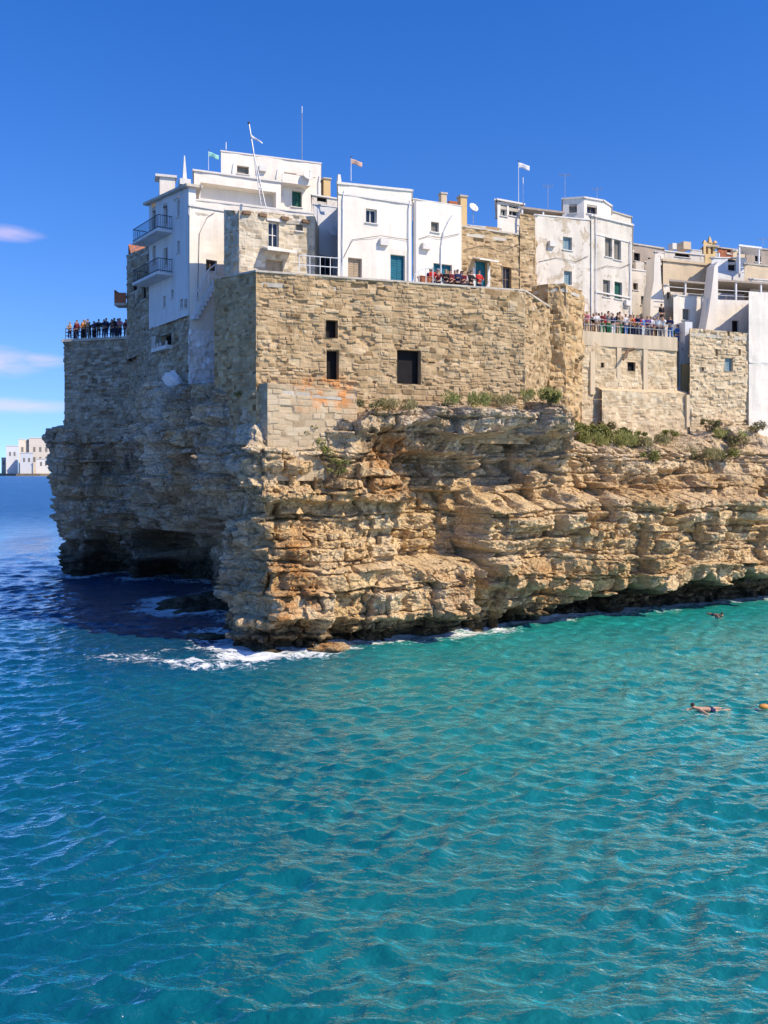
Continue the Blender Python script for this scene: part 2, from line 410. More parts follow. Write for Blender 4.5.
# ------------------------------------------------------------------ masonry pattern
def courses(S, Z, seed, hmin, hmax, wmin, wmax, amp, groove, warp=0.04, missing=0.03):
    """irregular coursed stones: displacement, tone per stone, mortar mask"""
    rr = np.random.RandomState(seed)
    Zw = Z + warp * fbm(S / 2.5, Z / 1.5, seed)
    Sw = S + warp * fbm(S / 1.2, Z / 1.2, seed + 3)
    lo, hi = Zw.min() - 1, Zw.max() + 1
    e = [lo]
    while e[-1] < hi: e.append(e[-1] + rr.uniform(hmin, hmax))
    e = np.array(e); row = np.searchsorted(e, Zw) - 1
    D = np.zeros(S.shape); T = np.full(S.shape, 0.5); G = np.zeros(S.shape)
    dz = np.minimum(Zw - e[row], e[row + 1] - Zw)
    for i in np.unique(row):
        k = row == i
        x = [Sw[k].min() - 2 * wmax]
        while x[-1] < Sw[k].max() + wmax: x.append(x[-1] + rr.uniform(wmin, wmax))
        x = np.array(x); j = np.searchsorted(x, Sw[k]) - 1
        off = rr.normal(0, 1, len(x)) * amp
        off[rr.rand(len(x)) < missing] -= amp * 4
        ton = np.clip(rr.normal(0.5, 0.23, len(x)), 0, 1)
        dx = np.minimum(Sw[k] - x[j], x[np.minimum(j + 1, len(x) - 1)] - Sw[k])
        d = np.minimum(dx, dz[k])
        edge = sstep(0.0, 0.055, d)
        D[k] = off[j] * edge - groove * (1 - edge)
        T[k] = ton[j]; G[k] = 1 - sstep(0.012, 0.04, d)
    return D, T, G
def blend(S, Z, sd, a, b):
    k = fbm(S / 3.2, Z / 2.2, sd + 70, 3) > 0.22                  # repairs in larger blocks
    return tuple(np.where(k, q, p) for p, q in zip(a, b))
def eroded(S, Z, sd):
    D, T, G = courses(S, Z, sd, 0.18, 0.36, 0.2, 0.7, 0.05, 0.03, 0.2, 0.05)
    k = sstep(-.1, .4, fbm(S / 2.0, Z / 2.6, sd + 31, 4))
    D = D * (1 - .6 * k) + 0.30 * fbm(S / 1.6, Z / 1.9, sd + 33, 5) * k - 0.25 * sstep(.35, .8, fbm(S / .8, Z / .9, sd + 35, 3))
    return D, T, G * (1 - .8 * k)
STY = {
    'rubble': lambda S, Z, sd: blend(S, Z, sd, courses(S, Z, sd, 0.14, 0.29, 0.18, 0.58, 0.034, 0.04, 0.12, 0.06), courses(S, Z, sd + 50, 0.24, 0.42, 0.3, 1.0, 0.04, 0.04, 0.14, 0.05)),
    'eroded': lambda S, Z, sd: eroded(S, Z, sd),
    'ashlar': lambda S, Z, sd: courses(S, Z, sd, 0.22, 0.40, 0.3, 1.0, 0.022, 0.022, 0.11, 0.03),
    'grey':   lambda S, Z, sd: courses(S, Z, sd, 0.18, 0.40, 0.22, 0.8, 0.06, 0.055, 0.2, 0.08),
    'worn':   lambda S, Z, sd: courses(S, Z, sd, 0.16, 0.32, 0.2, 0.6, 0.02, 0.022, 0.12, 0.04),
}
def style(name, S, Z, seed):
    if name == 'plain': return 0.055 * fbm(S / 1.6, Z / 1.8, seed, 3), np.full(S.shape, 0.5), np.zeros(S.shape)
    if name == 'lime':
        D, T, G = courses(S, Z, seed, 0.25, 0.5, 0.3, 0.8, 0.035, 0.03, 0.12, 0.08)
        return D + 0.05 * fbm(S, Z, seed), T, G * 0.3
    D, T, G = STY[name](S, Z, seed)
    lf = 0.13 if name != 'ashlar' else 0.03
    return D + lf * fbm(S / 2.2, Z / 2.2, seed + 1, 4), T, G

class Face:
    """a vertical wall face from plan point A (left, seen from outside) to B, with rectangular openings given in pixels"""
    def __init__(s, A, B, z0, zA, zB=None):
        s.A, s.B, s.z0, s.zA, s.zB = Vector(A), Vector(B), z0, zA, zA if zB is None else zB
        s.L = (s.B - s.A).length; s.d = (s.B - s.A) / s.L; s.n = Vector((s.d.y, -s.d.x))
    def s_of(s, px):
        k = (px - CX) / F                       # ray X = kY meets A + t d
        return (k * s.A.y - s.A.x) / (s.d.x - k * s.d.y)
    def rect(s, r):
        a, b = s.s_of(r[0]), s.s_of(r[2]); Y = s.A.y + s.d.y * (a + b) / 2
        return a, b, ZP(r[3], Y), ZP(r[1], Y)
    def p(s, t, z, out=0.0):
        q = s.A + s.d * t + s.n * out
        return Vector((q.x, q.y, z))
    def mesh(s, mb_list, openings=(), res=0.4, sty='plain', seed=1, reveal=0.22, thick=None):
        """append (verts, quads, tone, mortar) to mb_list"""
        rects = list(openings)
        def lines(a, b, cuts, r):
            c = sorted(set([a, b] + [x for x in cuts if a < x < b])); out = []
            for x0, x1 in zip(c[:-1], c[1:]):
                n = max(1, int(round((x1 - x0) / r)))
                out += [x0 + (x1 - x0) * i / n for i in range(n)]
            return np.array(out + [b])
        sl = lines(0, s.L, [x for r in rects for x in r[:2]], res)
        zmin = min(s.zA, s.zB)
        zl = lines(s.z0, zmin, [x for r in rects for x in r[2:]], res)
        S, Z = np.meshgrid(sl, zl)
        if abs(s.zA - s.zB) > 1e-4:             # sloping top: stretch the last metre
            tp = s.zA + (s.zB - s.zA) * S / s.L
            k = sstep(zmin - 1.0, zmin, Z)
            Z = Z + (tp - zmin) * k
        D, T, G = style(sty, S, Z, seed)
        m = np.minimum(1, np.minimum(S, s.L - S) / 0.08)
        for r in rects:
            dx = np.maximum(np.maximum(r[0] - S, S - r[1]), 0); dz = np.maximum(np.maximum(r[2] - Z, Z - r[3]), 0)
            m = np.minimum(m, np.hypot(dx, dz) / 0.08)
        D = D * np.clip(m, 0, 1)
        X = s.A.x + s.d.x * S + s.n.x * D; Y = s.A.y + s.d.y * S + s.n.y * D
        V = np.stack([X, Y, Z], -1).reshape(-1, 3)
        nz, ns = S.shape
        I = np.arange(nz * ns).reshape(nz, ns)
        q = np.stack([I[:-1, :-1], I[:-1, 1:], I[1:, 1:], I[1:, :-1]], -1)
        cs = (sl[:-1] + sl[1:]) / 2; cz = (zl[:-1] + zl[1:]) / 2
        keep = np.ones(q.shape[:2], bool)
        for r in rects:
            keep &= ~((cz[:, None] > r[2]) & (cz[:, None] < r[3]) & (cs[None] > r[0]) & (cs[None] < r[1]))
        mb_list.append((V, q[keep].reshape(-1, 4), T.ravel(), G.ravel()))
        for r in rects:
            o = [s.p(r[0], r[2]), s.p(r[1], r[2]), s.p(r[1], r[3]), s.p(r[0], r[3])]
            i = [s.p(r[0], r[2], -reveal), s.p(r[1], r[2], -reveal), s.p(r[1], r[3], -reveal), s.p(r[0], r[3], -reveal)]
            qq = np.array([[k, 4 + k, 4 + (k + 1) % 4, (k + 1) % 4] for k in range(4)])
            mb_list.append((np.array([list(v) for v in o + i]), qq, np.full(8, .5), np.zeros(8)))
def plain_quad(pts):
    return (np.array([list(p) for p in pts]), np.array([[0, 1, 2, 3]]), np.full(4, 0.5), np.zeros(4))
def build_faces(name, lst, mat, parent=None, loc=None, stain=None):
    V = np.concatenate([l[0] for l in lst]); o = 0; Q = []
    for l in lst: Q.append(l[1] + o); o += len(l[0])
    at = {'tone': np.concatenate([l[2] for l in lst]), 'mortar': np.concatenate([l[3] for l in lst])}
    if stain is not None: at['stain'] = stain(V)
    return mesh_obj(name, V, np.concatenate(Q), mat, parent, None, at, False, loc)

def window(face, r, root, kind, reveal=0.22, sill=True, name='window', label=None):
    """window or door set back in its reveal: part > frame pieces, pane / shutters"""
    a, b, z0, z1 = r; fw = min(0.07, (b - a) * 0.12); dep = 0.06
    def slab(mb, s0, s1, y0, y1, o0, o1, mi=0):
        c = [face.p(s0, y0, o0), face.p(s1, y0, o0), face.p(s1, y0, o1), face.p(s0, y0, o1)]
        mb.prism([(q.x, q.y) for q in c][::-1] if True else c, y0, y1, mi)
    fr = MB(); rv = -reveal
    tm = {'teal': 'teal', 'green': 'green', 'void': 'void', 'tan': 'tanshut', 'grey': 'greyshut', 'blue': 'blueshut', 'dark': 'wood', 'white': 'trim', 'tealdoor': 'teal', 'glass': 'trim'}[kind]
    for s0, s1, y0, y1 in ((a, a + fw, z0, z1), (b - fw, b, z0, z1), (a + fw, b - fw, z1 - fw, z1), (a + fw, b - fw, z0, z0 + fw)):
        slab(fr, s0, s1, y0, y1, rv - 0.12, rv + 0.002)
    w_ = fr.build(name, M[tm], root)
    if label: w_['label'] = label
    pn = MB()
    slab(pn, a - 0.02, b + 0.02, z0 - 0.02, z1 + 0.02, rv - 0.16, rv - 0.05 if kind in ('void', 'glass', 'dark', 'white') else rv - 0.10)
    pn.build('pane', M['void' if kind == 'void' else 'glass'], w_)
    if kind in ('glass', 'dark', 'white'):
        mu = MB(); mid = (a + b) / 2
        slab(mu, mid - 0.03, mid + 0.03, z0 + fw, z1 - fw, rv - 0.05, rv - 0.012)
        if z1 - z0 > 1.0: slab(mu, a + fw, b - fw, (z0 + z1) / 2 - 0.025, (z0 + z1) / 2 + 0.025, rv - 0.05, rv - 0.014)
        mu.build('glazing_bar', M[tm], w_)
    elif kind != 'void':
        mid = (a + b) / 2
        for s0, s1 in ((a + fw, mid - 0.008), (mid + 0.008, b - fw)):
            sh = MB(); slab(sh, s0, s1, z0 + fw, z1 - fw, rv - 0.09, rv - 0.04)
            n = max(3, int((z1 - z0) / 0.16))
            for i in range(n):
                zz = z0 + fw + (z1 - z0 - 2 * fw) * (i + 0.15) / n
                slab(sh, s0 + 0.04, s1 - 0.04, zz, zz + 0.6 * (z1 - z0 - 2 * fw) / n, rv - 0.04, rv - 0.018)
            sh.build('door_leaf' if name == 'door' else 'shutter', M[tm], w_)
    if sill and name == 'window':
        si = MB(); slab(si, a - 0.08, b + 0.08, z0 - 0.07, z0 - 0.003, rv + 0.01, 0.09)
        si.build('sill', M['trim'], w_)
    return w_

def house(name, label, cat, plan, z0, z1, mat, wins=(), sty='plain', res=0.4, seed=1, coping=None, group=None, stain=None, reveal=0.22, faces_vis=2, styles=None, drop=0.35):
    """plan: corners counter-clockwise seen from above, starting with the front-left one then front-right; wins: (edge, px rect, kind, part name)"""
    n = len(plan); Z1 = z1 if hasattr(z1, '__len__') else [z1] * n
    c = sum((Vector(p) for p in plan), Vector((0, 0))) / n
    t = thing(name, label, cat, (c.x, c.y, z0), group)
    lst = []; fc = []
    for i in range(n):
        j = (i + 1) % n
        f = Face(plan[i], plan[j], z0, Z1[i], Z1[j]); fc.append(f)
        ops = [f.rect(w_[1]) for w_ in wins if w_[0] == i]
        detailed = i == 0 or i == n - 1 or any(w_[0] == i for w_ in wins) or (styles and i in styles)
        st = (styles or {}).get(i, sty)
        if detailed: f.mesh(lst, ops, res, st, seed + i, reveal)
        else: lst.append(plain_quad([f.p(0, z0), f.p(f.L, z0), f.p(f.L, f.zB), f.p(0, f.zA)]))
    build_faces('wall', lst, mat, t, stain=stain)
    rf = MB(); rf.prism([tuple(p + (c - p) * 0.02) for p in map(Vector, plan)], [z - drop - 0.25 for z in Z1], [z - drop for z in Z1]); rf.build('roof', M['cement'], t)
    for w_ in wins:
        if w_[2] == 'loggia':
            a, b, y0, y1 = fc[w_[0]].rect(w_[1]); f = fc[w_[0]]
            mb = MB(); q = [f.p(a - .05, 0, -reveal), f.p(b + .05, 0, -reveal), f.p(b + .05, 0, -reveal - .1), f.p(a - .05, 0, -reveal - .1)]
            mb.prism([(v.x, v.y) for v in q], y0 - .05, y1 + .05); mb.build('loggia', mat, t); continue
        window(fc[w_[0]], fc[w_[0]].rect(w_[1]), t, w_[2], reveal, name=w_[3] if len(w_) > 3 else 'window', sill=len(w_) < 5)
    if coping:
        cp = MB()
        for i in range(n):
            f = fc[i]; h, o = coping[0], coping[1]
            q = [f.p(-o, 0, o), f.p(f.L + o, 0, o), f.p(f.L - 0.02, 0, -0.30), f.p(0.02, 0, -0.30)]
            cp.prism([(v.x, v.y) for v in q], [f.zA - 0.02, f.zB - 0.02, f.zB - 0.02, f.zA - 0.02], [f.zA + h, f.zB + h, f.zB + h, f.zA + h])
        cp.build('coping', M[coping[2]], t)
    return t, fc
def quad_plan(pxa, Ya, pxb, Yb, depth):
    """front edge from pixel columns and distances, extruded back"""
    return [P2(pxa, Ya), P2(pxb, Yb), P2(pxb - 0.5, Yb + depth), P2(pxa + 1.0, Ya + depth)]

# ------------------------------------------------------------------ the limestone cliff
CP = [(90, 112), (67, 100), (61, 87.5), (70, 84.8), (100, 84.3), (138, 82.5), (157, 76), (163, 65.5), (192, 58.8), (216, 56.6), (222, 54.0),
      (263, 50.1), (330, 51.4), (400, 53.0), (470, 55.6), (560, 59.2), (650, 63.0), (768, 68.0), (900, 75.0), (960, 86)]
TOPPY = [(50, 430), (62, 428), (100, 428), (130, 424), (150, 405), (163, 386), (222, 388), (232, 392), (255, 425), (266, 447), (285, 434), (310, 424), (340, 420), (372, 414),
         (420, 408), (470, 404), (530, 404), (556, 421), (590, 440), (640, 450), (690, 450), (735, 438), (750, 422), (768, 416), (960, 405)]
def build_cliff():
    pts = [np.array(P2(a, b)) for a, b in CP]
    seg = [np.linalg.norm(b - a) for a, b in zip(pts[:-1], pts[1:])]
    cum = np.concatenate([[0], np.cumsum(seg)])
    su = np.arange(0, cum[-1], 0.02)
    px_ = np.interp(su, cum, [p[0] for p in pts]); py_ = np.interp(su, cum, [p[1] for p in pts])
    def smooth(a, n):
        k = np.ones(n) / n; return np.convolve(np.pad(a, n, mode='edge'), k, 'same')[n:-n]
    px_, py_ = smooth(smooth(px_, 27), 17), smooth(smooth(py_, 27), 17)
    tx, ty = np.gradient(px_), np.gradient(py_)
    tx, ty = smooth(tx, 51), smooth(ty, 51)
    ln = np.hypot(tx, ty); nx, ny = ty / ln, -tx / ln
    # sample: finer where nearer
    step = np.clip(py_ / 900 * 1.15, 0.062, 0.12)
    idx = [0]; acc = 0
    for i in range(1, len(su)):
        acc += 0.02
        if acc >= step[i]: idx.append(i); acc = 0
    idx = np.array(idx)
    s1, bx, by, nx, ny = su[idx], px_[idx], py_[idx], nx[idx], ny[idx]
    colpx = CX + F * bx / by
    tp = np.interp(colpx, [a for a, b in TOPPY], [b for a, b in TOPPY])
    ztop = EYE + (HOR - tp) / F * by
    nz, cap, zb = 228, 34, -1.3
    r = np.arange(nz + cap)
    S = np.broadcast_to(s1, (nz + cap, len(s1))).copy()
    t = np.clip(r / (nz - 1), 0, 1)[:, None]
    ztop_n = ztop + 0.35 * fbm(s1 / 1.5, s1 * 0 + 3.3, 71, 4)
    Z = zb + (ztop_n - zb)[None] * t
    inn = np.clip(r - (nz - 1), 0, None)[:, None] * 0.22                  # metres behind the rim
    Zs = Z + inn                                                           # pattern coordinate runs on over the rim
    PX = CX + F * bx / by + 0 * Zs; PY = HOR - (Zs - EYE) * F / by
    # warp the authored features so that their outlines are ragged
    wx = 9 * fbm(S / 2.0, Zs / 1.6, 11, 4); wy = 6 * fbm(S / 2.2, Zs / 1.6, 13, 4)
    X_, Y_ = PX + wx, PY + wy
    D = np.zeros(S.shape)
    def feat(x0, x1, y0, y1, d, sx=5, sy=3):
        nonlocal D
        D = D + d * sbox(X_, x0, x1, sx) * sbox(Y_, y0, y1, sy)
    # front face, top band: overhanging slab with pockets under it
    feat(425, 562, 408, 436, 1.4, 7, 3); feat(470, 540, 410, 428, 0.5)
    feat(385, 440, 425, 470, -1.0, 8, 4); feat(440, 552, 438, 470, -1.5, 9, 5); feat(500, 550, 432, 446, -0.8)
    feat(408, 480, 455, 560, -2.3, 7, 4); feat(480, 560, 466, 505, -1.5, 8, 5)
    feat(420, 470, 435, 468, 0.9, 8, 5)
    feat(560, 640, 462, 492, -0.7, 12, 4); feat(655, 700, 470, 492, -0.9, 8, 4); feat(705, 768, 455, 475, -0.6, 10, 4)
    # front left: bulges, the long ledge, the lower block
    feat(262, 332, 438, 470, 0.35, 8, 5); feat(300, 345, 440, 486, -0.7, 8, 5); feat(350, 405, 440, 480, -0.5, 8, 5)
    feat(272, 412, 489, 500, 0.75, 6, 2); feat(280, 400, 502, 515, -0.35, 8, 3)
    feat(262, 420, 510, 570, 0.1); feat(268, 474, 566, 618, 0.75, 4, 2.5); feat(405, 474, 562, 612, 0.35, 4, 2.5)
    feat(275, 300, 520, 545, -0.5, 6, 4); feat(272, 288, 560, 588, -0.45, 4, 4)
    feat(474, 482, 545, 640, -1.9, 2, 6)
    # lower band and its undercut
    feat(482, 800, 497, 590, 1.0, 5, 4); feat(560, 960, 488, 520, 0.5, 20, 4)
    feat(535, 560, 520, 600, -0.5, 4, 4)
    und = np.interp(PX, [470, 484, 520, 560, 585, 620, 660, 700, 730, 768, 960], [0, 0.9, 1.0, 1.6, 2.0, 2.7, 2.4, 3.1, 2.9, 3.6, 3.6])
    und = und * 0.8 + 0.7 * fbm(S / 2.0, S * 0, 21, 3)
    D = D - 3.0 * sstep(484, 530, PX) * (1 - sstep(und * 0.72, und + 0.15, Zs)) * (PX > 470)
    D = D - 1.0 * sbox(PX, 275, 478, 5) * (1 - sstep(0.25, 0.9, Zs + 0.35 * fbm(S / 1.0, S * 0, 25, 3)))
    # terraces leaning back above on the right
    back = np.clip(Zs - 10.2, 0, None)
    D = D - sstep(548, 600, PX) * back * 1.0
    D = D - sbox(PX, 262, 345, 12) * np.clip(Zs - 11.0, 0, None) * 0.35
    # shaded left side
    feat(46, 76, 434, 470, 0.25, 5, 4); feat(96, 158, 447, 476, -0.9, 7, 4); feat(62, 160, 484, 500, 0.3, 8, 3)
    feat(78, 114, 534, 590, -4.0, 5, 4); feat(134, 172, 530, 600, -4.5, 5, 4); feat(60, 160, 520, 600, -1.1, 6, 6)
    feat(100, 132, 500, 520, 0.5)
    feat(158, 221, 384, 492, 1.2, 4, 4); feat(160, 222, 425, 445, 0.5, 5, 3); feat(172, 221, 522, 640, -3.6, 5, 6); feat(162, 182, 480, 640, -1.0, 4, 5)
    feat(200, 222, 520, 580, 1.0, 4, 6); feat(176, 200, 440, 470, -0.6)
    feat(226, 256, 585, 660, 0.25, 5, 8); feat(228, 250, 470, 520, -0.5, 5, 5); feat(224, 258, 396, 455, -0.6, 6, 5); feat(196, 262, 555, 665, -0.55, 5, 12)
    D = D - 2.6 * sbox(PX + 1.2 * fbm(Zs / 0.8, S * 0, 161, 2), 473, 480, 1.2) * sbox(PY, 560, 650, 8)
    # bedding
    Zw = Zs + 0.38 * fbm(S / 9, Zs / 9, 31, 3) + 0.07 * fbm(S / 1.6, Zs / 1.6, 33, 3)
    Sw = S + 0.16 * fbm(S / 1.5, Zs / 1.2, 35, 3)
    rr = np.random.RandomState(5)
    e = [-6.0]
    while e[-1] < 34: e.append(e[-1] + rr.choice([0.3, 0.45, 0.65, 0.95, 1.3], p=[.16, .26, .26, .2, .12]) * rr.uniform(.85, 1.15))
    e = np.array(e); row = np.clip(np.searchsorted(e, Zw) - 1, 0, len(e) - 2)
    dzb = np.minimum(Zw - e[row], e[row + 1] - Zw)
    T = np.full(S.shape, .5); pale = 0.16 * sbox(X_, 296, 472, 14) * sbox(Y_, 505, 605, 9) + 0.10 * sbox(X_, 485, 780, 20) * sbox(Y_, 492, 560, 12); B = np.zeros(S.shape); J = np.full(S.shape, 9.0)
    for i in np.unique(row):
        k = row == i; th = e[i + 1] - e[i]
        x = [-4.0]
        while x[-1] < cum[-1] + 6: x.append(x[-1] + rr.uniform(0.45, 1.9) * (0.5 + th))
        x = np.array(x); j = np.clip(np.searchsorted(x, Sw[k]) - 1, 0, len(x) - 2)
        lay = rr.normal(0, 0.13) + 0.20 * perlin(Sw[k] / 5.0, np.full(k.sum(), i * 3.7), 41)
        xc = (Sw[k] - (x[j] + x[j + 1]) / 2); zc = Zw[k] - (e[i] + e[i + 1]) / 2
        B[k] = lay + (rr.normal(0, 0.20, len(x)))[j] + np.clip(rr.normal(0, 0.26, len(x))[j] * xc, -.3, .3) + rr.normal(0.05, 0.22, len(x))[j] * zc
        T[k] = np.clip(rr.normal(.5, .2, len(x)), 0, 1)[j] * 0.6 + 0.4 * np.clip(rr.normal(.5, .25), 0, 1)
        J[k] = np.minimum(Sw[k] - x[j], x[j + 1] - Sw[k])
    rough = sstep(-0.35, 0.45, fbm(S / 4.5, Zs / 2.6, 43, 3))              # 0 clean bedded, 1 broken
    gb = sstep(-0.25, 0.3, fbm(S / 2.6, Zs * 0 + row * 2.3, 45, 2))
    gj = sstep(-0.1, 0.35, fbm(S / 2.0, Zs / 1.1, 47, 2))
    D = D + 1.35 * B * (1 - 0.4 * rough)
    D = D - 0.42 * np.exp(-(dzb / 0.05) ** 2) * (0.25 + 0.75 * gb) - 0.48 * np.exp(-(J / 0.065) ** 2) * gj
    # tall joints through several beds, and the panels between them standing proud or back
    for bi, (za, zc_, lo_, hi_) in enumerate(((-6, 3.4, 1.6, 4.2), (3.4, 6.6, 1.4, 4.5), (6.6, 9.2, 1.2, 3.6), (9.2, 40, 1.2, 4.0))):
        k = (Zw >= za) & (Zw < zc_)
        x = [-6.0]
        while x[-1] < cum[-1] + 8: x.append(x[-1] + rr.uniform(lo_, hi_))
        x = np.array(x); sw2 = S[k] + 0.35 * fbm(S[k] / 3.0, Zs[k] / 1.3, 131 + bi, 3)
        j = np.clip(np.searchsorted(x, sw2) - 1, 0, len(x) - 2)
        jd = np.minimum(sw2 - x[j], x[j + 1] - sw2)
        D[k] += np.clip(rr.normal(0, 0.40, len(x)), -.7, .7)[j] - 0.55 * np.exp(-(jd / 0.085) ** 2) * sstep(-0.2, 0.3, fbm(S[k] / 2.5, Zs[k] / 2.0, 141 + bi, 2))
        T[k] = 0.6 * T[k] + 0.4 * np.clip(rr.normal(.5, .22, len(x)), 0, 1)[j]
    f1, f2, cid = worley(Sw / 0.95, Zw / 0.75, 51)
    D = D + (0.15 + 0.5 * rough) * (0.5 * (cid - 0.5) - 0.2 * np.exp(-((f2 - f1) / 0.10) ** 2))
    g1, g2, cid2 = worley(Sw / 0.40 + 9, Zw / 0.30, 57)
    D = D + (0.3 + 0.7 * rough) * (0.24 * (cid2 - 0.5) - 0.09 * np.exp(-((g2 - g1) / 0.14) ** 2))
    D = D + 0.42 * fbm(S / 5, Zs / 4, 61, 3) + 0.09 * (0.5 - np.abs(fbm(S / 1.3, Zs / 0.9, 63, 3))) + 0.06 * fbm(S / 0.35, Zs / 0.3, 65, 3)
    pits = 0.6 * sstep(0.42, 0.75, fbm(S / 1.1, Zs / 0.7, 67, 3))
    D = D - 0.5 * pits
    left = (1 - sstep(205, 228, PX)) + 0.30 * sbox(PX, 226, 256, 8)
    D = D + left * (0.8 * perlin(S / 1.5 + 0.4 * fbm(S / 3, Zs / 2.5, 151, 2), Zs / 5.5, 153) + 0.35 * perlin(S / 0.7, Zs / 3.0, 155) * sstep(-.2, .4, fbm(S / 4, Zs / 3, 157, 2)))
    offn = D - inn
    X = bx + nx * offn; Y = by + ny * offn
    # over the rim: rubble rising gently towards the walls
    Zf = Z + np.where(inn > 0, np.clip(inn, 0, 3.4) * (0.10 + 0.50 * sstep(550, 600, PX)) + 0.16 * fbm(S / 0.9, inn / 0.9, 73, 4) * np.minimum(1, inn), 0)
    V = np.stack([X, Y, Zf], -1).reshape(-1, 3)
    n, m = S.shape
    I = np.arange(n * m).reshape(n, m)
    Q = np.stack([I[:-1, :-1], I[:-1, 1:], I[1:, 1:], I[1:, :-1]], -1).reshape(-1, 4)
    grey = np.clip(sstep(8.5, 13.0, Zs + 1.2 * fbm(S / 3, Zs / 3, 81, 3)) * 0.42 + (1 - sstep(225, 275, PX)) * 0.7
                   + sbox(PX, 405, 560, 20) * sstep(505, 470, PY) * 0.25 + 0.12, 0, 1)
    grey = grey * (1 - 0.35 * sbox(PY, 488, 600, 10) * sstep(265, 290, PX))
    rust = np.clip(sbox(PX, 262, 312, 10) * sbox(PY, 535, 640, 15) * 1.0 + sbox(PX, 370, 430, 18) * sbox(PY, 425, 500, 14) * 0.9
                   + sbox(PX, 480, 560, 15) * sbox(PY, 560, 610, 12) * 0.6 + sbox(PX, 560, 780, 30) * sbox(PY, 480, 500, 9) * 0.4
                   + sbox(PX, 420, 480, 18) * sbox(PY, 570, 612, 12) * 0.7 + sbox(PX, 180, 215, 10) * sbox(PY, 430, 470, 10) * 0.5, 0, 1)
    wet_shade = 1 - sstep(0.5, 1.9, Zs + 0.5 * fbm(S / 1.5, Zs / 1.5, 83, 3) + 0.0 * PX)
    wet_shade = np.maximum(wet_shade, (1 - sstep(und * 0.85, und + 0.1, Zs)) * (PX > 470))  # undercut shade painted in here, against the green bounce off the water
    wet_shade = np.clip(wet_shade + (0.85 * (PX < 222) * (1 - sstep(1.5, 5.0, Zs + 1.0 * fbm(S / 2.5, Zs / 2.5, 85, 3)))), 0, 1)  # darkens the left cliff foot with painted cave shade
    o = mesh_obj('limestone_cliff', V, Q, M['rock'], None, None, {'tone': (T + pale).ravel(), 'grey': grey.ravel(), 'rust': rust.ravel(), 'wet_shade': wet_shade.ravel()}, False, None)
    o['kind'] = 'structure'
    return V
CV = build_cliff()
cpx, cpy = CX + F * CV[:, 0] / CV[:, 1], HOR - F * (CV[:, 2] - EYE) / CV[:, 1]
def on_cliff(px, py, rad=2.5):
    k = np.where((np.abs(cpx - px) < rad) & (np.abs(cpy - py) < rad))[0]
    if len(k) == 0: return on_cliff(px, py, rad * 2)
    return Vector(CV[k[np.argmin(CV[k, 1])]])

# plateau that carries the town, behind the cliff rim
pl = MB()
pl.prism([P2(100, 92), P2(165, 88), P2(215, 74), P2(250, 62), P2(280, 57), P2(400, 58), P2(540, 64), P2(690, 72), P2(900, 80), (70, 190), (-30, 190), P2(75, 110)], 8, 12.3)
tag(pl.build('ground', M['cement'], loc=(0, 100, 6)), kind='structure')
up = MB()
up.prism([P2(110, 92), P2(170, 82), P2(215, 72), P2(300, 70), P2(470, 70), P2(580, 74), P2(700, 76), P2(900, 84), (70, 190), (-30, 190), P2(85, 112)], 13.0, 20.4)
tag(up.build('terrain', M['cement'], loc=(0, 100, 13)), kind='structure')

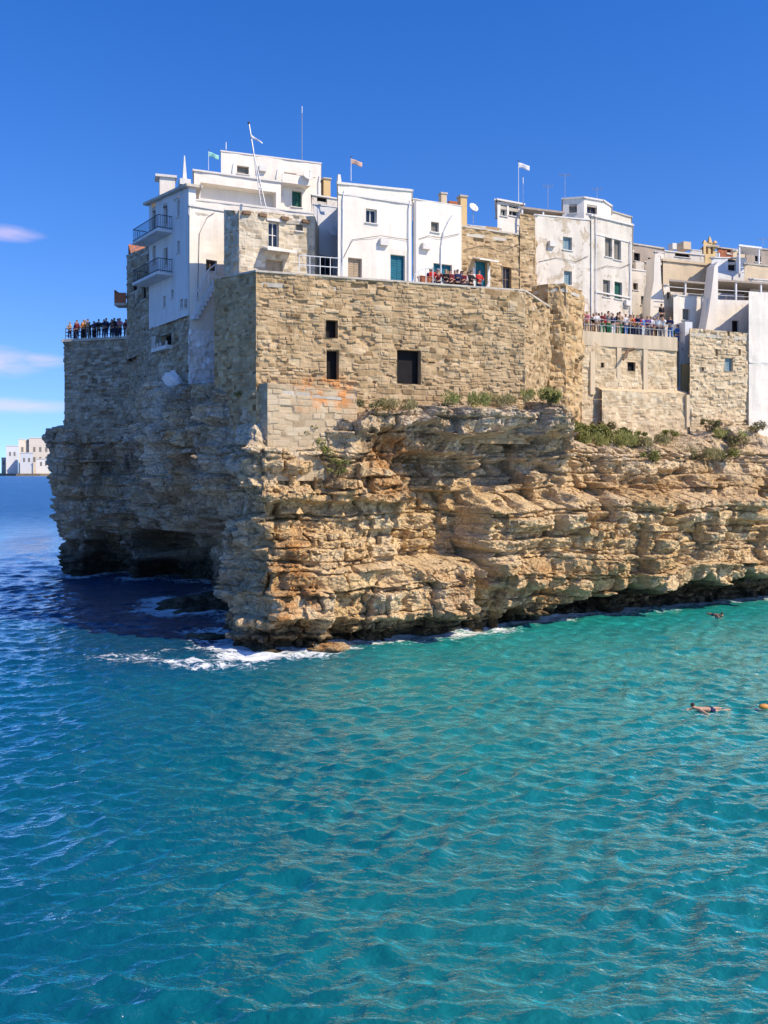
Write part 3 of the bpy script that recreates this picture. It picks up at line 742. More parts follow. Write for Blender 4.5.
# ------------------------------------------------------------------ the sea
def build_sea():
    def axis(a, b, d, lo, hi, g=1.12):
        mid = np.arange(a, b, d); r = []; x = b; st = d
        while x < hi: r.append(x); st *= g; x += st
        l = []; x = a - d; st = d
        while x > lo: l.append(x); st *= g; x -= st
        return np.concatenate([np.array(l[::-1]), mid, np.array(r)])
    xs = axis(-34, 40, 0.11, -6000, 6000); ys = np.concatenate([axis(14, 40, 0.075, -400, 40.0), axis(40.04, 92, 0.12, 40.0, 9000)])
    X, Y = np.meshgrid(xs, ys)
    fade = (1 - sstep(60, 420, np.hypot(X, Y)))
    rr = np.random.RandomState(12)
    Z = np.zeros(X.shape); DX = np.zeros(X.shape); DY = np.zeros(X.shape)
    warpx = X + 1.6 * fbm(X / 9, Y / 9, 91, 2); warpy = Y + 1.6 * fbm(X / 9 + 40, Y / 9, 93, 2)
    gust = 0.75 + 0.5 * fbm(X / 14, Y / 11, 95, 3)
    n = 72
    dist = np.hypot(X, Y)
    for i in range(n):
        lam = 0.40 * (6.5 / 0.40) ** (((i + rr.rand()) / n) ** 1.25)
        ang = math.radians(-82) + rr.normal(0, 0.62 if lam < 2 else 0.35)
        k = 2 * math.pi / lam; kx, ky = k * math.cos(ang), k * math.sin(ang)
        slope = 0.074 if lam < 0.9 else 0.074 * (0.9 / lam) ** 0.85
        a = slope / k * rr.uniform(0.6, 1.3)
        f_ = fade if lam > 2 else (1 - sstep(45 * max(lam, .6), 130 * max(lam, .6), dist))
        wk = min(1.0, lam / 1.5)
        ph = kx * (X + wk * (warpx - X)) + ky * (Y + wk * (warpy - Y)) + rr.uniform(0, 6.28)
        am = a * (0.45 + 1.1 * np.clip(0.5 + perlin(X / (3 * lam + 1) + i, Y / (2 * lam + 1) - i, 200 + i), 0, 1.2))
        Z += f_ * am * np.cos(ph); q = 0.45 * f_ * am
        DX -= q * math.cos(ang) * np.sin(ph); DY -= q * math.sin(ang) * np.sin(ph)
    V = np.stack([X + DX, Y + DY, Z], -1).reshape(-1, 3)
    n_, m_ = X.shape
    I = np.arange(n_ * m_).reshape(n_, m_)
    Q = np.stack([I[:-1, :-1], I[:-1, 1:], I[1:, 1:], I[1:, :-1]], -1).reshape(-1, 4)
    # depth of the sandy floor: shallow in the cove on the right, deep off the point
    sh = sstep(-18, 7, X + 0.05 * (Y - 20)) * 0.64 + 0.22 + 0.14 * sstep(24, 46, Y) * sstep(-8, 6, X)
    sh = sh * (1 - sstep(46, 64, Y - 0.55 * np.clip(X + 6, 0, 99)) * (1 - sstep(-6, 6, X))) + 0.2 * sstep(8, 26, X) * sbox(Y, 45, 80, 10)
    sh = sh * (1 - 0.9 * sstep(60, 100, np.hypot(X, Y)) * (1 - sstep(2, 20, X)))
    sh = sh * (1 - 0.8 * sstep(40, 54, Y + 2 * fbm(X / 6, Y / 6, 97, 3)) * (1 - sstep(-9, 1, X)))
    # foam where the swell meets the rock
    kt = kdtree.KDTree(int(1e5)); sel = np.where(np.abs(CV[:, 2] - 0.15) < 0.12)[0][::3]
    kt = kdtree.KDTree(len(sel))
    for j, k in enumerate(sel): kt.insert((CV[k, 0], CV[k, 1], 0), j)
    kt.balance()
    foam = np.zeros(X.shape)
    near = np.argwhere((Y > 44) & (Y < 96) & (X > -38) & (X < 40))
    for a, b in near[:: 1]:
        d = kt.find((X[a, b], Y[a, b], 0))[2]
        if d < 2.8: foam[a, b] = max(0.0, 0.62 * (1 - d / 2.8))
    def patch(cx, cy, rx, ry, s):
        nonlocal foam
        foam = foam + s * np.exp(-(((X - cx) / rx) ** 2 + ((Y - cy) / ry) ** 2) ** 1.5)
    for px, py, rx, ry, s in ((150, 660, 4.2, 1.0, 0.34), (205, 664, 3.4, 1.2, 0.33), (240, 668, 3.2, .7, .26), (180, 648, 3.4, 1.0, .24), (235, 655, 2.0, 1.2, .25), (255, 657, 1.6, 0.8, 0.34), (120, 655, 3.2, 0.9, 0.30), (150, 612, 4, 1.6, .2), (110, 630, 5, 1.5, .17), (202, 632, 1.9, 1.3, 0.52), (190, 640, 1.6, 1.2, .2),
                              (170, 600, 3.5, 2.0, 0.15), (300, 655, 2.4, 0.5, 0.30), (350, 650, 2.5, 0.5, 0.25), (455, 634, 1.5, 0.6, 0.25), (540, 620, 2.4, 0.8, 0.40), (560, 616, 1.4, 0.7, 0.35), (690, 596, 4.0, 1.0, 0.36), (620, 602, 2.5, 0.9, 0.2), (705, 713, .8, .3, .36), (716, 617, .5, .3, .3)):
        y = EYE * F / (py - HOR); patch((px - CX) / F * y, y, rx, ry, s)
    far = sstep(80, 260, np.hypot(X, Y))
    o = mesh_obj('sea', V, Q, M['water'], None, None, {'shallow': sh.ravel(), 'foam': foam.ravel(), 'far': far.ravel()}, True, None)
    o['kind'] = 'structure'
build_sea()

# ------------------------------------------------------------------ the sea bastion on the point
def tower_stain(V):
    x = CX + F * V[:, 0] / V[:, 1]; y = HOR - F * (V[:, 2] - EYE) / V[:, 1]
    return sbox(x, 296, 352, 8) * sbox(y, 378, 410, 6)
tw, tf = house('stone_bastion', 'big tan rubble stone bastion with three dark openings on the cliff corner', 'bastion',
    [P2(256, 51), P2(525, 58), P2(550, 63.7), P2(536, 70), P2(330, 70), P2(214, 55)], 11.8, [21.36, 21.66, 21.66, 21.66, 21.8, 21.76], M['tower'],
    [(0, (326, 320, 338, 338), 'void'), (0, (326.5, 350.5, 339, 379.5), 'void'), (0, (397, 350, 421, 384), 'void')],
    'rubble', 0.055, 11, (0.09, 0.03, 'cement'), styles={1: 'eroded'}, stain=tower_stain, reveal=0.45, drop=0.55)
for o in list(tw.children):
    if o.name.startswith('window'):
        for c in list(o.children):
            if c.name.startswith('sill'): bpy.data.objects.remove(c)
bw, _ = house('retaining_wall', 'pale squared stone buttress wall with orange stains under the bastion corner', 'wall',
    [P2(267.5, 50.35), P2(357, 53.05), P2(357, 55), P2(268, 53.5), P2(249, 52.0)], 9.5, [15.0, 14.75, 14.75, 15.0, 15.0], M['ashlar'], (), 'ashlar', 0.055, 21, styles={4: 'ashlar'},
    stain=lambda V: np.maximum(tower_stain(V), 0))
gb, _ = house('golden_bastion', 'weathered golden stone corner tower right of the big bastion', 'tower',
    [P2(548, 63.75), P2(566, 63.7), P2(582, 65.5), P2(582, 71), P2(534, 70), P2(532, 65.6)], 11.8, [23.35, 23.35, 23.2, 23.2, 23.5, 23.5], M['gold'], (), 'eroded', 0.07, 31, styles={1: 'eroded', 2: 'eroded', 5: 'eroded'})

# ------------------------------------------------------------------ houses on the bastion
COP = (0.10, 0.06, 'trim')
hA, fA = house('white_house', 'tall plain white cube house with teal door in the centre of the terrace', 'house', quad_plan(338, 57.5, 411.5, 59.8, 7), 20.6, [28.4, 28.65, 28.65, 28.4], M['white'],
    [(0, (366, 209, 377, 223), 'glass'), (0, (390.5, 255, 405, 283), 'tealdoor', 'door', 0), (0, (348, 258, 362, 279), 'tan')], seed=41, coping=(0.12, 0.09, 'trim'))
mb = MB(); f = fA[0]
q = [f.p(0.0, 0, 0.07), f.p(f.L, 0, 0.07), f.p(f.L, 0, 0.005), f.p(0, 0, 0.005)]
mb.prism([(v.x, v.y) for v in q], [27.75, 27.75, 27.75, 27.75], [27.87] * 4); mb.build('cornice', M['trim'], hA)
mb = MB(); p = f.p(0.12, 28.5, -0.15); mb.box(p, (0.28, 0.28, 0.55), f.d, taper=0.6); mb.build('pinnacle', M['trim'], hA)
hB, fB = house('white_house', 'lower white house with rounded corner and small grey window next to the cube house', 'house', quad_plan(413.0, 60.0, 461.5, 61.8, 6), 20.6, [28.2, 28.25, 28.25, 28.2], M['white'],
    [(0, (431, 222, 439, 232), 'grey'), (0, (433.5, 264, 452, 283), 'teal')], seed=51, coping=(0.05, 0.03, 'trim'))
f = fB[0]
mb = MB(); a = f.s_of(452); pts = [f.p(a - 0.9 + 0.9 * (t ** 2), 21.4 + 5.4 * t ** 0.8, 0.06) for t in [i / 10 for i in range(11)]][::1]
mb.tube([f.p(f.s_of(440), 21.3, .07), f.p(f.s_of(440.5), 25.2, .07), f.p(f.s_of(443), 26.2, .07), f.p(f.s_of(448), 27.0, .07), f.p(f.s_of(452), 27.5, .07)], 0.05, 6)
mb.build('drainpipe', M['paint_metal'], hB)
mb = MB(); mb.tube([f.p(0.15, 20.7, 0.12), f.p(0.15, 28.0, 0.12)], 0.16, 8); mb.build('corner_column', M['white'], hB)
mb = MB(); q = [f.p(f.L - 1.3, 0, 0.05), f.p(f.L + 0.06, 0, 0.05), f.p(f.L + 0.06, 0, -3), f.p(f.L - 1.3, 0, -3)]
# stone house and its taller pier
hE, fE = house('stone_house', 'brown rubble stone house with dark narrow door right of the white houses', 'house', quad_plan(461.5, 64, 523, 67, 7), 20.4, [27.45, 27.6, 27.6, 27.45], M['tower'],
    [(0, (475, 261, 487, 288), 'tealdoor', 'door', 0), (0, (503, 267, 511.5, 291), 'dark', 'door', 0)], 'rubble', 0.09, 61, (0.10, 0.04, 'cement'))
lst = []; pier = [P2(520, 66.7), P2(535, 67.4), P2(536, 71.5), P2(521, 71.5)]
for i in range(4): Face(pier[i], pier[(i + 1) % 4], 20.4, 29.2).mesh(lst, (), 0.1, 'rubble', 65 + i)
lst.append(plain_quad([(p.x, p.y, 29.1) for p in pier])); build_faces('pier', lst, M['tower'], hE)
f = fE[0]
mb = MB(); a, b, y0, y1 = f.rect((472, 258, 491, 262)); q = [f.p(a, 0, 0.9), f.p(b, 0, 0.9), f.p(b, 0, 0.005), f.p(a, 0, 0.005)]
mb.prism([(v.x, v.y) for v in q], [y0 - .1, y0 - .1, y1 - .1, y1 - .1], [y0, y0, y1, y1]); mb.build('awning', M['canvas'], hE)
for x0, x1 in ((472.5, 474.8), (487.2, 489.5)):
    a, b, y0, y1 = f.rect((x0, 263, x1, 290)); q = [f.p(a, 0, 0.08), f.p(b, 0, 0.08), f.p(b, 0, 0.004), f.p(a, 0, 0.004)]; mb = MB(); mb.prism([(v.x, v.y) for v in q], y0, y1)
    mb.build('door_jamb', M['trim'], hE)
# weathered pair behind
hF, fF = house('white_house', 'peeling white house with blue shutters and weathered plaster above the golden tower', 'house', quad_plan(534.5, 69, 591, 71.5, 8), 20.4, [29.7, 30.0, 30.0, 29.7], M['white_peel'],
    [(0, (563, 237, 572, 250), 'blue'), (0, (564, 271, 572, 285), 'blue')], seed=71, coping=(0.08, 0.05, 'trim'), res=0.3)
hG, fG = house('white_house', 'tall white house with four shuttered windows, one of them green, above the crowded terrace', 'house', quad_plan(591.3, 71.4, 632, 74.4, 9), 20.4, [30.3, 30.35, 30.35, 30.3], M['white_old'],
    [(0, (605, 238, 612, 257), 'grey'), (0, (614, 240, 621, 260), 'grey'), (0, (603, 280, 610, 297), 'grey'), (0, (614.5, 282, 622, 299), 'green')], seed=81, coping=(0.14, 0.12, 'trim'), res=0.3)
f = fG[0]
for z, h, o in ((28.9, .1, .06), (24.3, .12, .09), (22.4, .1, .07)):
    q = [f.p(0.5, 0, o), f.p(f.L - .1, 0, o), f.p(f.L - .1, 0, .004), f.p(.5, 0, .004)]; mb = MB(); mb.prism([(v.x, v.y) for v in q], z, z + h)
    mb.build('string_course', M['trim'], hG)
mb = MB(); mb.tube([f.p(0.45, 20.5, .1), f.p(.45, 30.2, .1)], .045, 6); mb.tube([f.p(f.L - .35, 20.5, .1), f.p(f.L - .35, 29.0, .1)], .05, 6); mb.build('drainpipe', M['paint_metal'], hG)
# rooftop rooms
house('rooftop_room', 'white curved rooftop room with grey windows on top of the peeling house', 'rooftop room', [P2(563, 75), P2(584, 74.6), P2(603, 75.5), P2(611, 77), P2(611, 82), P2(563, 82)], 29.0, 32.7, M['white'],
    [(0, (569, 204, 577, 213), 'grey'), (1, (587, 205, 597, 214), 'dark')], seed=91, coping=(.12, .12, 'trim'))
house('rooftop_room', 'low pale parapet block at the right roof edge of the green shutter house', 'rooftop room', quad_plan(609, 79, 631, 81, 4), 29.0, 32.9, M['white_old'], (), seed=95, coping=(.1, .1, 'cement'))
house('rooftop_room', 'small glazed white rooftop room with slender corner posts left of the flagpole', 'rooftop room', quad_plan(497.5, 73, 521, 74.2, 5), 28.0, 32.0, M['white'],
    [(0, (500.5, 205, 507, 216), 'glass'), (0, (509, 205, 518.5, 216), 'glass')], seed=97, coping=(.12, .25, 'trim'))
house('white_house', 'sliver of a low white house behind the flat roof of the stone house', 'house', quad_plan(466, 71.5, 501, 72.5, 5), 24.0, 29.6, M['white_old'], (), seed=99, coping=(.06, .04, 'trim'))
house('stone_house', 'small brown stone block behind the stone house roof', 'house', quad_plan(486, 69.5, 499, 70, 2.5), 26, 29.0, M['gold'], (), 'worn', 0.2, 101)

def box_thing(name, label, cat, px0, px1, py0, py1, Y, depth, mat, part='block', cap=None, group=None):
    A, B = P2(px0, Y), P2(px1, Y); c = (A + B) / 2
    t = thing(name, label, cat, (c.x, c.y + depth / 2, ZP(py1, Y)), group)
    mb = MB(); mb.box((c.x, c.y + depth / 2, ZP(py1, Y)), ((B - A).length, depth, ZP(py0, Y) - ZP(py1, Y)), (1, 0.35)); mb.build(part, M[mat], t)
    if cap:
        mb = MB(); mb.box((c.x, c.y + depth / 2, ZP(py0, Y)), ((B - A).length * 1.25, depth * 1.25, cap), (1, 0.35)); mb.build('cap', M['cement'], t)
    return t
box_thing('chimney', 'square ochre chimney right behind the rounded corner white house', 'chimney', 459, 466, 197, 226, 68, 0.6, 'ochre', 'stack', 0.15)
box_thing('chimney', 'short ochre chimney with rubble cap rising over the white house roof', 'chimney', 440, 446, 194, 206, 67, 0.5, 'cream', 'stack', 0.12)
box_thing('chimney', 'low brick coloured chimney beside the square ochre chimney', 'chimney', 448, 457, 201, 210, 67.5, 0.5, 'terracotta', 'stack')
box_thing('chimney', 'ochre chimney stepped beside the highest white house', 'chimney', 322, 329, 179, 200, 73, 0.8, 'ochre', 'stack', 0.1)

# awning roof on the roofs between the rooftop rooms
def canopy(name, label, px0, Y0, px1, Y1, depth, ztop, zfoot, posts, mat='canvas_grey', th=0.16):
    pl_ = quad_plan(px0, Y0, px1, Y1, depth); c = sum(pl_, Vector((0, 0))) / 4
    t = thing(name, label, 'pergola', (c.x, c.y, zfoot))
    mb = MB(); mb.prism([tuple(p) for p in pl_], ztop - th, ztop); mb.build('roof', M[mat], t)
    f = Face(pl_[0], pl_[1], zfoot, ztop)
    for px in posts:
        s_ = f.s_of(px); mb = MB(); mb.box(f.p(s_, zfoot, -0.15), (0.13, 0.13, ztop - th - zfoot - 0.003), f.d); mb.build('post', M['paint_metal'], t)
        mb = MB(); mb.box(f.p(s_, zfoot, -depth + 0.2), (0.13, 0.13, ztop - th - zfoot - 0.003), f.d); mb.build('post', M['paint_metal'], t)
    mb = MB()
    a, b = f.s_of(px0 + 1), f.s_of(px1 - 1)
    mb.tube([f.p(a, zfoot + 0.95, -.2), f.p(b, zfoot + .95, -.2)], .03); mb.tube([f.p(a, zfoot + 0.5, -.2), f.p(b, zfoot + .5, -.2)], .02)
    mb.build('rail', M['paint_metal'], t)
    return t
canopy('pergola', 'long brown awning roof between the two rooftop rooms', 521, 73.5, 566, 75, 4, 31.7, 29.8, (523, 544, 564))

# ------------------------------------------------------------------ houses on the left of the bastion
hK, fK = house('stone_house', 'small pale stone house with white awning and dark weathered side by the bastion corner', 'house', [P2(239, 56.5), P2(315, 59), P2(321, 64), P2(224, 58.2)], 20.6, [26.45, 26.75, 26.9, 26.95], M['bleached'],
    [(0, (268.5, 222, 279, 247), 'white'), (0, (296, 222, 303, 231), 'grey'), (0, (266, 260, 283, 274), 'tan')], 'worn', 0.08, 111, styles={3: 'grey'})
f = fK[0]
mb = MB(); a, b, y0, y1 = f.rect((262, 248, 291, 253)); q = [f.p(a, 0, 1.0), f.p(b, 0, 1.0), f.p(b, 0, .01), f.p(a, 0, .01)]
mb.prism([(v.x, v.y) for v in q], [y0 - .12, y0 - .12, y1 - .1, y1 - .1], [y0, y0, y1, y1]); mb.build('awning', M['canvas'], hK)
for px in (246, 262, 284, 305):
    a = f.s_of(px); mb = MB(); mb.box(f.p(a, 26.2, 0.12), (0.5, 0.25, 0.2), f.d); mb.build('roof_spout', M['wood'], hK)
mb = MB(); a, b, y0, y1 = f.rect((266.6, 219, 281, 221.5)); q = [f.p(a, 0, .1), f.p(b, 0, .1), f.p(b, 0, .005), f.p(a, 0, .005)]; mb.prism([(v.x, v.y) for v in q], y0, y1); mb.build('lintel', M['trim'], hK)

hL, fL = house('white_house', 'narrow white house front whose limewashed foot drops down to the rock left of the bastion', 'house', [P2(189.5, 60), P2(233, 62), P2(232, 67), P2(190.5, 61.8)], 19.4, [27.75, 27.85, 27.85, 27.75], M['white'],
    [(0, (206, 260, 217, 271), 'dark')], seed=121, coping=(.12, .07, 'trim'))
A_, B_ = P2(189.2, 59.8), P2(233, 61.8); d_ = (B_ - A_).normalized(); bk = Vector((-d_.y, d_.x))
lst = []
Face(A_, B_, 12.6, 19.5).mesh(lst, (), 0.08, 'lime', 125); Face(P2(189.6, 64), A_, 12.6, 19.5).mesh(lst, (), 0.15, 'lime', 126)
lst.append(plain_quad([(A_.x, A_.y, 19.5), (B_.x, B_.y, 19.5), ((B_ + bk * 4).x, (B_ + bk * 4).y, 19.5), (*P2(189.6, 64), 19.5)]))
build_faces('base_wall', lst, M['whiterock'], hL)
mb = MB(); f = fL[0]
stair = [(f.p(f.s_of(px), ZP(py, 60.2), 0.35)) for px, py in ((192, 300), (198, 284), (206, 269), (213, 262))]
mb.tube(stair, 0.035); mb.tube([p - Vector((0, 0, .5)) for p in stair], 0.025)
for p in stair: mb.tube([p - Vector((0, 0, 1.0)), p], 0.03)
mb.build('stair_railing', M['paint_metal'], hL)
st = MB()
for i in range(9):
    t_ = i / 8; p = stair[0].lerp(stair[-1], t_); st.box((p.x, p.y + 0.12, p.z - 1.35), (0.36, 0.5, 0.3), f.d)
st.build('stair', M['white_blue'], hL)
mb = MB(); mb.tube([f.p(f.s_of(197), 21.5, .06), f.p(f.s_of(199), 26, .06), f.p(f.s_of(207), 27.2, .06), f.p(f.s_of(214), 27.6, .06)], .018, 5); mb.build('cable', M['dark_metal'], hL)

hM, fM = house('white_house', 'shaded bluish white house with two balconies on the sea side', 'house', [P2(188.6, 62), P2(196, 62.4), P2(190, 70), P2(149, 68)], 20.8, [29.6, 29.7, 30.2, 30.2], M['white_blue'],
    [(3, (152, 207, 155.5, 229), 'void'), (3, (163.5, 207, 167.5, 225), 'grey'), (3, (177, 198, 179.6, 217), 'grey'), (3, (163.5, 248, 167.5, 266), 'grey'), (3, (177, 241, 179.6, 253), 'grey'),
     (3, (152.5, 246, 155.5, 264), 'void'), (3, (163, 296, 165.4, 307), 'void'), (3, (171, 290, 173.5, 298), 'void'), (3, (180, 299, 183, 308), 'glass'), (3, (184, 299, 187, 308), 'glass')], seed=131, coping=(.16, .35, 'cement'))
f = fM[3]
for py in (235, 277):
    a, b = f.s_of(147), f.s_of(172.5); z = ZP(py, 65.6)
    mb = MB(); q = [f.p(a, 0, 1.15), f.p(b, 0, 1.15), f.p(b, 0, .004), f.p(a, 0, .004)]
    mb.prism([(v.x, v.y) for v in q], z - .2, z); ba = mb.build('balcony', M['white_blue'], hM)
    mb = MB()
    path = [f.p(b, 0, .05), f.p(b, 0, 1.08), f.p(a, 0, 1.08), f.p(a, 0, .05)]
    for zz in (.95, .1): mb.tube([Vector((p.x, p.y, z + zz)) for p in path], .03)
    for p0, p1 in zip(path[:-1], path[1:]):
        n = max(2, int((p1 - p0).length / .16))
        for i in range(n + 1):
            p = p0.lerp(p1, i / n); mb.tube([(p.x, p.y, z), (p.x, p.y, z + .95)], .012, 4)
    mb.build('railing', M['dark_metal'], ba)
mb = MB(); p = P3(184.5, 186, 62.4); mb.box(p, (.75, .75, .4), (1, .4)); mb.box(p + Vector((0, 0, .4)), (.30, .30, 1.7), (1, .4), taper=0.2); mb.build('pinnacle', M['trim'], hM)
mb = MB(); c = P2(167, 69.3); mb.box((c.x, c.y, 29.9), (1.15, 1.1, 2.6), (1, .3)); ch = mb.build('chimney', M['white'], hM)
mb = MB(); mb.box((c.x - .1, c.y, 32.5), (1.6, 1.5, .18), (1, .3)); mb.build('chimney_cap', M['trim'], ch)
mb = MB(); c = P2(180.5, 66); mb.box((c.x, c.y, 29.6), (1.3, 1, .75), (1, .3)); mb.build('roof_block', M['terracotta'], hM)
# white block between, loggia house, top house
house('white_house', 'long low white terrace parapet front behind the small stone house', 'house', quad_plan(196.2, 62.9, 313, 66.4, 3), 20.6, [29.0, 29.05, 29.05, 29.0], M['white'], (), seed=141, coping=(.08, .05, 'trim'))
house('white_house', 'white house with long recessed loggia strip below the highest house', 'house', quad_plan(194, 65.6, 281, 68.4, 5), 27.0, [31.95, 32.0, 32.0, 31.95], M['white'], [(0, (200.5, 187.5, 276, 203), 'loggia')], seed=145, coping=(.1, .12, 'trim'), reveal=0.9)
hO, fO = house('white_house', 'highest white house with a green shutter, roof mast and satellite dish', 'house', quad_plan(221, 69.6, 321, 73, 7), 27.0, [34.8, 35.0, 35.0, 34.8], M['white'],
    [(0, (237, 166, 249, 174), 'grey'), (0, (284, 173, 299, 182), 'loggia'), (0, (292, 191, 302, 207), 'green')], seed=151, coping=(.08, .05, 'trim'), reveal=0.3)
f = fO[0]
mb = MB(); a, b, y0, y1 = f.rect((278, 185, 306, 188)); q = [f.p(a, 0, 1.1), f.p(b, 0, 1.1), f.p(b, 0, .005), f.p(a, 0, .005)]; mb.prism([(v.x, v.y) for v in q], y0, y1)
ba = mb.build('balcony', M['white'], hO)
mb = MB(); a, b, y0, y1 = f.rect((278, 178, 306, 185)); q = [f.p(a, 0, 1.1), f.p(b, 0, 1.1), f.p(b, 0, 1.0), f.p(a, 0, 1.0)]; mb.prism([(v.x, v.y) for v in q], y0 + .003, y1 - .1); mb.build('parapet', M['white'], ba)
mb = MB(); a, b = f.s_of(292), f.s_of(312); Y_ = 72
vs = []
for o in (0.9, 0.72):
    for s_, z in ((a, ZP(178, Y_)), (b, ZP(178, Y_)), (b, ZP(168.5, Y_)), (lerp(a, b, .75), ZP(167.5, Y_))): v = f.p(s_, z, o); vs.append(v)
mb.add(vs, [(0, 1, 2, 3), (7, 6, 5, 4), (0, 4, 5, 1), (1, 5, 6, 2), (2, 6, 7, 3), (3, 7, 4, 0)]); mb.build('stair_wall', M['white'], hO)
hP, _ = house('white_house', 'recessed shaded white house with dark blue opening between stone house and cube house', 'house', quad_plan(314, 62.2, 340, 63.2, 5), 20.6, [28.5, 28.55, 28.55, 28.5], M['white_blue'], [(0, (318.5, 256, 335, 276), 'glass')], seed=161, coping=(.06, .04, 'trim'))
house('rooftop_room', 'weathered rooftop room with dark opening above the recessed shaded house', 'rooftop room', quad_plan(312, 67, 338, 68, 4), 26, [30.6] * 4, M['white_old'], [(0, (317, 196.5, 327, 205), 'void')], seed=165, coping=(.08, .1, 'trim'))
# grey stone house far left
hQ, fQ = house('stone_house', 'grey stone house with terracotta ridge above the far left lookout', 'house', [P2(127, 80), P2(151.5, 74), P2(160, 84), P2(138, 90)], 20.0, [29.3, 28.7, 28.7, 29.3], M['greystone'],
    [(0, (131.5, 282, 137, 292), 'void'), (0, (141.5, 286, 146, 300), 'void'), (0, (147, 254, 150, 262), 'void')], 'grey', 0.12, 171)
f = fQ[0]
mb = MB(); z = 29.25; p = [f.p(0.05, z, -.1), f.p(1.0, z - .1, -.1), f.p(1.0, z - .1, -2), f.p(.05, z, -2), f.p(.05, z + 1.0, -.1), f.p(.05, z + 1.0, -2)]
mb.add(p, [(0, 1, 4), (3, 5, 2), (0, 4, 5, 3), (1, 2, 5, 4), (0, 3, 2, 1)]); mb.build('roof_ridge', M['terracotta'], hQ)
mb = MB()
for z_ in (0.5, 1.0): mb.tube([f.p(1.0, 29.0 + z_, -.1), f.p(f.L - .3, 28.6 + z_, -.1)], .025)
for i in range(8): s_ = 1.0 + (f.L - 1.4) * i / 7; mb.tube([f.p(s_, 28.6, -.1), f.p(s_, 29.9 - .05 * i, -.1)], .02)
mb.build('roof_railing', M['metal'], hQ)
c0 = f.p(0.02, ZP(303, 80), 0); mb = MB(); mb.box((c0.x - .5, c0.y + .35, ZP(306, 80)), (1.1, 1.3, .22), (1, 0)); ba = mb.build('balcony', M['cement'], hQ)
mb = MB(); mb.box((c0.x - 1.02, c0.y + .35, ZP(303.5, 80)), (.06, 1.3, 1.15), (1, 0)); mb.box((c0.x - .5, c0.y - .28, ZP(303.5, 80)), (.98, .05, .9), (1, 0)); mb.build('panel', M['terracotta'], ba)
# retaining walls of the left side
def ext(px, Y, k): v = P2(px, Y); return v
tl, ftl = house('lookout_wall', 'dark grey stone wall carrying the far left lookout terrace', 'wall', [P2(64.5, 85.4), P2(132, 83.4), P2(140, 92), P2(75, 104)], 12.8, [22.35] * 4, M['greystone'], (), 'grey', 0.1, 181, (.22, .18, 'cement'), drop=0.02)
house('grey_wall', 'tall grey rubble wall between the lookout terrace and the shaded house', 'wall', [P2(130.5, 82.9), P2(153.5, 69.5), P2(170, 78), P2(142, 86)], 12.8, [23.9, 23.0, 23.0, 23.9], M['greystone'], (), 'grey', 0.1, 191)
tm_, ftm = house('grey_wall', 'grey wall with a white framed niche beneath the balcony house', 'wall', [P2(151.5, 67.9), P2(191, 62.1), P2(193, 66), P2(160, 71.5)], 14.0, [21.9, 21.75, 21.75, 21.9], M['greystone'],
    [(0, (160, 334.5, 171.5, 347), 'void', 'niche', 0)], 'grey', 0.09, 201, (.06, .04, 'cement'), reveal=0.5)
f = ftm[0]
mb = MB(); a, b, y0, y1 = f.rect((157.5, 347.3, 173, 351)); q = [f.p(a, 0, .5), f.p(b, 0, .5), f.p(b, 0, .01), f.p(a, 0, .01)]; mb.prism([(v.x, v.y) for v in q], y0, y1 + .0)
for px in (158, 160, 163, 166, 172): p = f.p(f.s_of(px), y1, .42); mb.box(p, (.1, .1, .3 if px > 160 else .9), f.d)
mb.build('niche_sill', M['trim'], tm_)

# ------------------------------------------------------------------ the right-hand terrace and its houses
hV, fV = house('terrace_wall', 'sunlit pale rubble wall with grey parapet carrying the crowded terrace', 'wall', quad_plan(581, 67, 677, 70.4, 8), 11.4, [20.45] * 4, M['palestone'],
    [(0, (601, 362.5, 604.5, 367.5), 'void', 'window', 0), (0, (627.5, 362, 635.5, 371), 'void', 'window', 0)], 'worn', 0.08, 211, drop=0.05)
f = fV[0]
def band(f, px0, px1, z0, z1, o, name, mat, root, o2=0.004):
    a, b = f.s_of(px0), f.s_of(px1); q = [f.p(a, 0, o), f.p(b, 0, o), f.p(b, 0, o2), f.p(a, 0, o2)]
    mb = MB(); mb.prism([(v.x, v.y) for v in q], z0, z1); return mb.build(name, M[mat], root)
band(f, 581.5, 676.5, 19.45, 20.5, .12, 'parapet', 'tan_cement', hV, -0.2)
for px in (592, 618.5, 645): band(f, px - 2.2, px + 2.2, 15.8, 19.44, .10, 'pilaster', 'cream', hV, -.1)
lst = []; A_, B_ = f.p(f.s_of(598), 0, .5), f.p(f.L + .8, 0, .5)
pf = Face((A_.x, A_.y), (B_.x, B_.y), 10.5, 16.1); pf.mesh(lst, (), .1, 'worn', 221)
lst.append(plain_quad([pf.p(0, 16.1), pf.p(pf.L, 16.1), pf.p(pf.L, 16.4, -.6), pf.p(0, 16.4, -.6)])); build_faces('plinth', lst, M['palestone'], hV)
mb = MB()
for i in range(4): p = f.p(f.L + .5 + i * .28, 13.5, .1); mb.box(p, (.3, 1.2, 2.5 - i * .32), f.d)
mb.build('step', M['cream'], hV)
mb = MB(); p = f.p(f.s_of(626), 19.2, .2); mb.tube([p, p + Vector((-.5, -.55, -.75))], [.13, .09], 6); mb.tube([p + Vector((.5, 0, .15)), p], .12, 6); mb.build('drain_spout', M['wood'], hV)
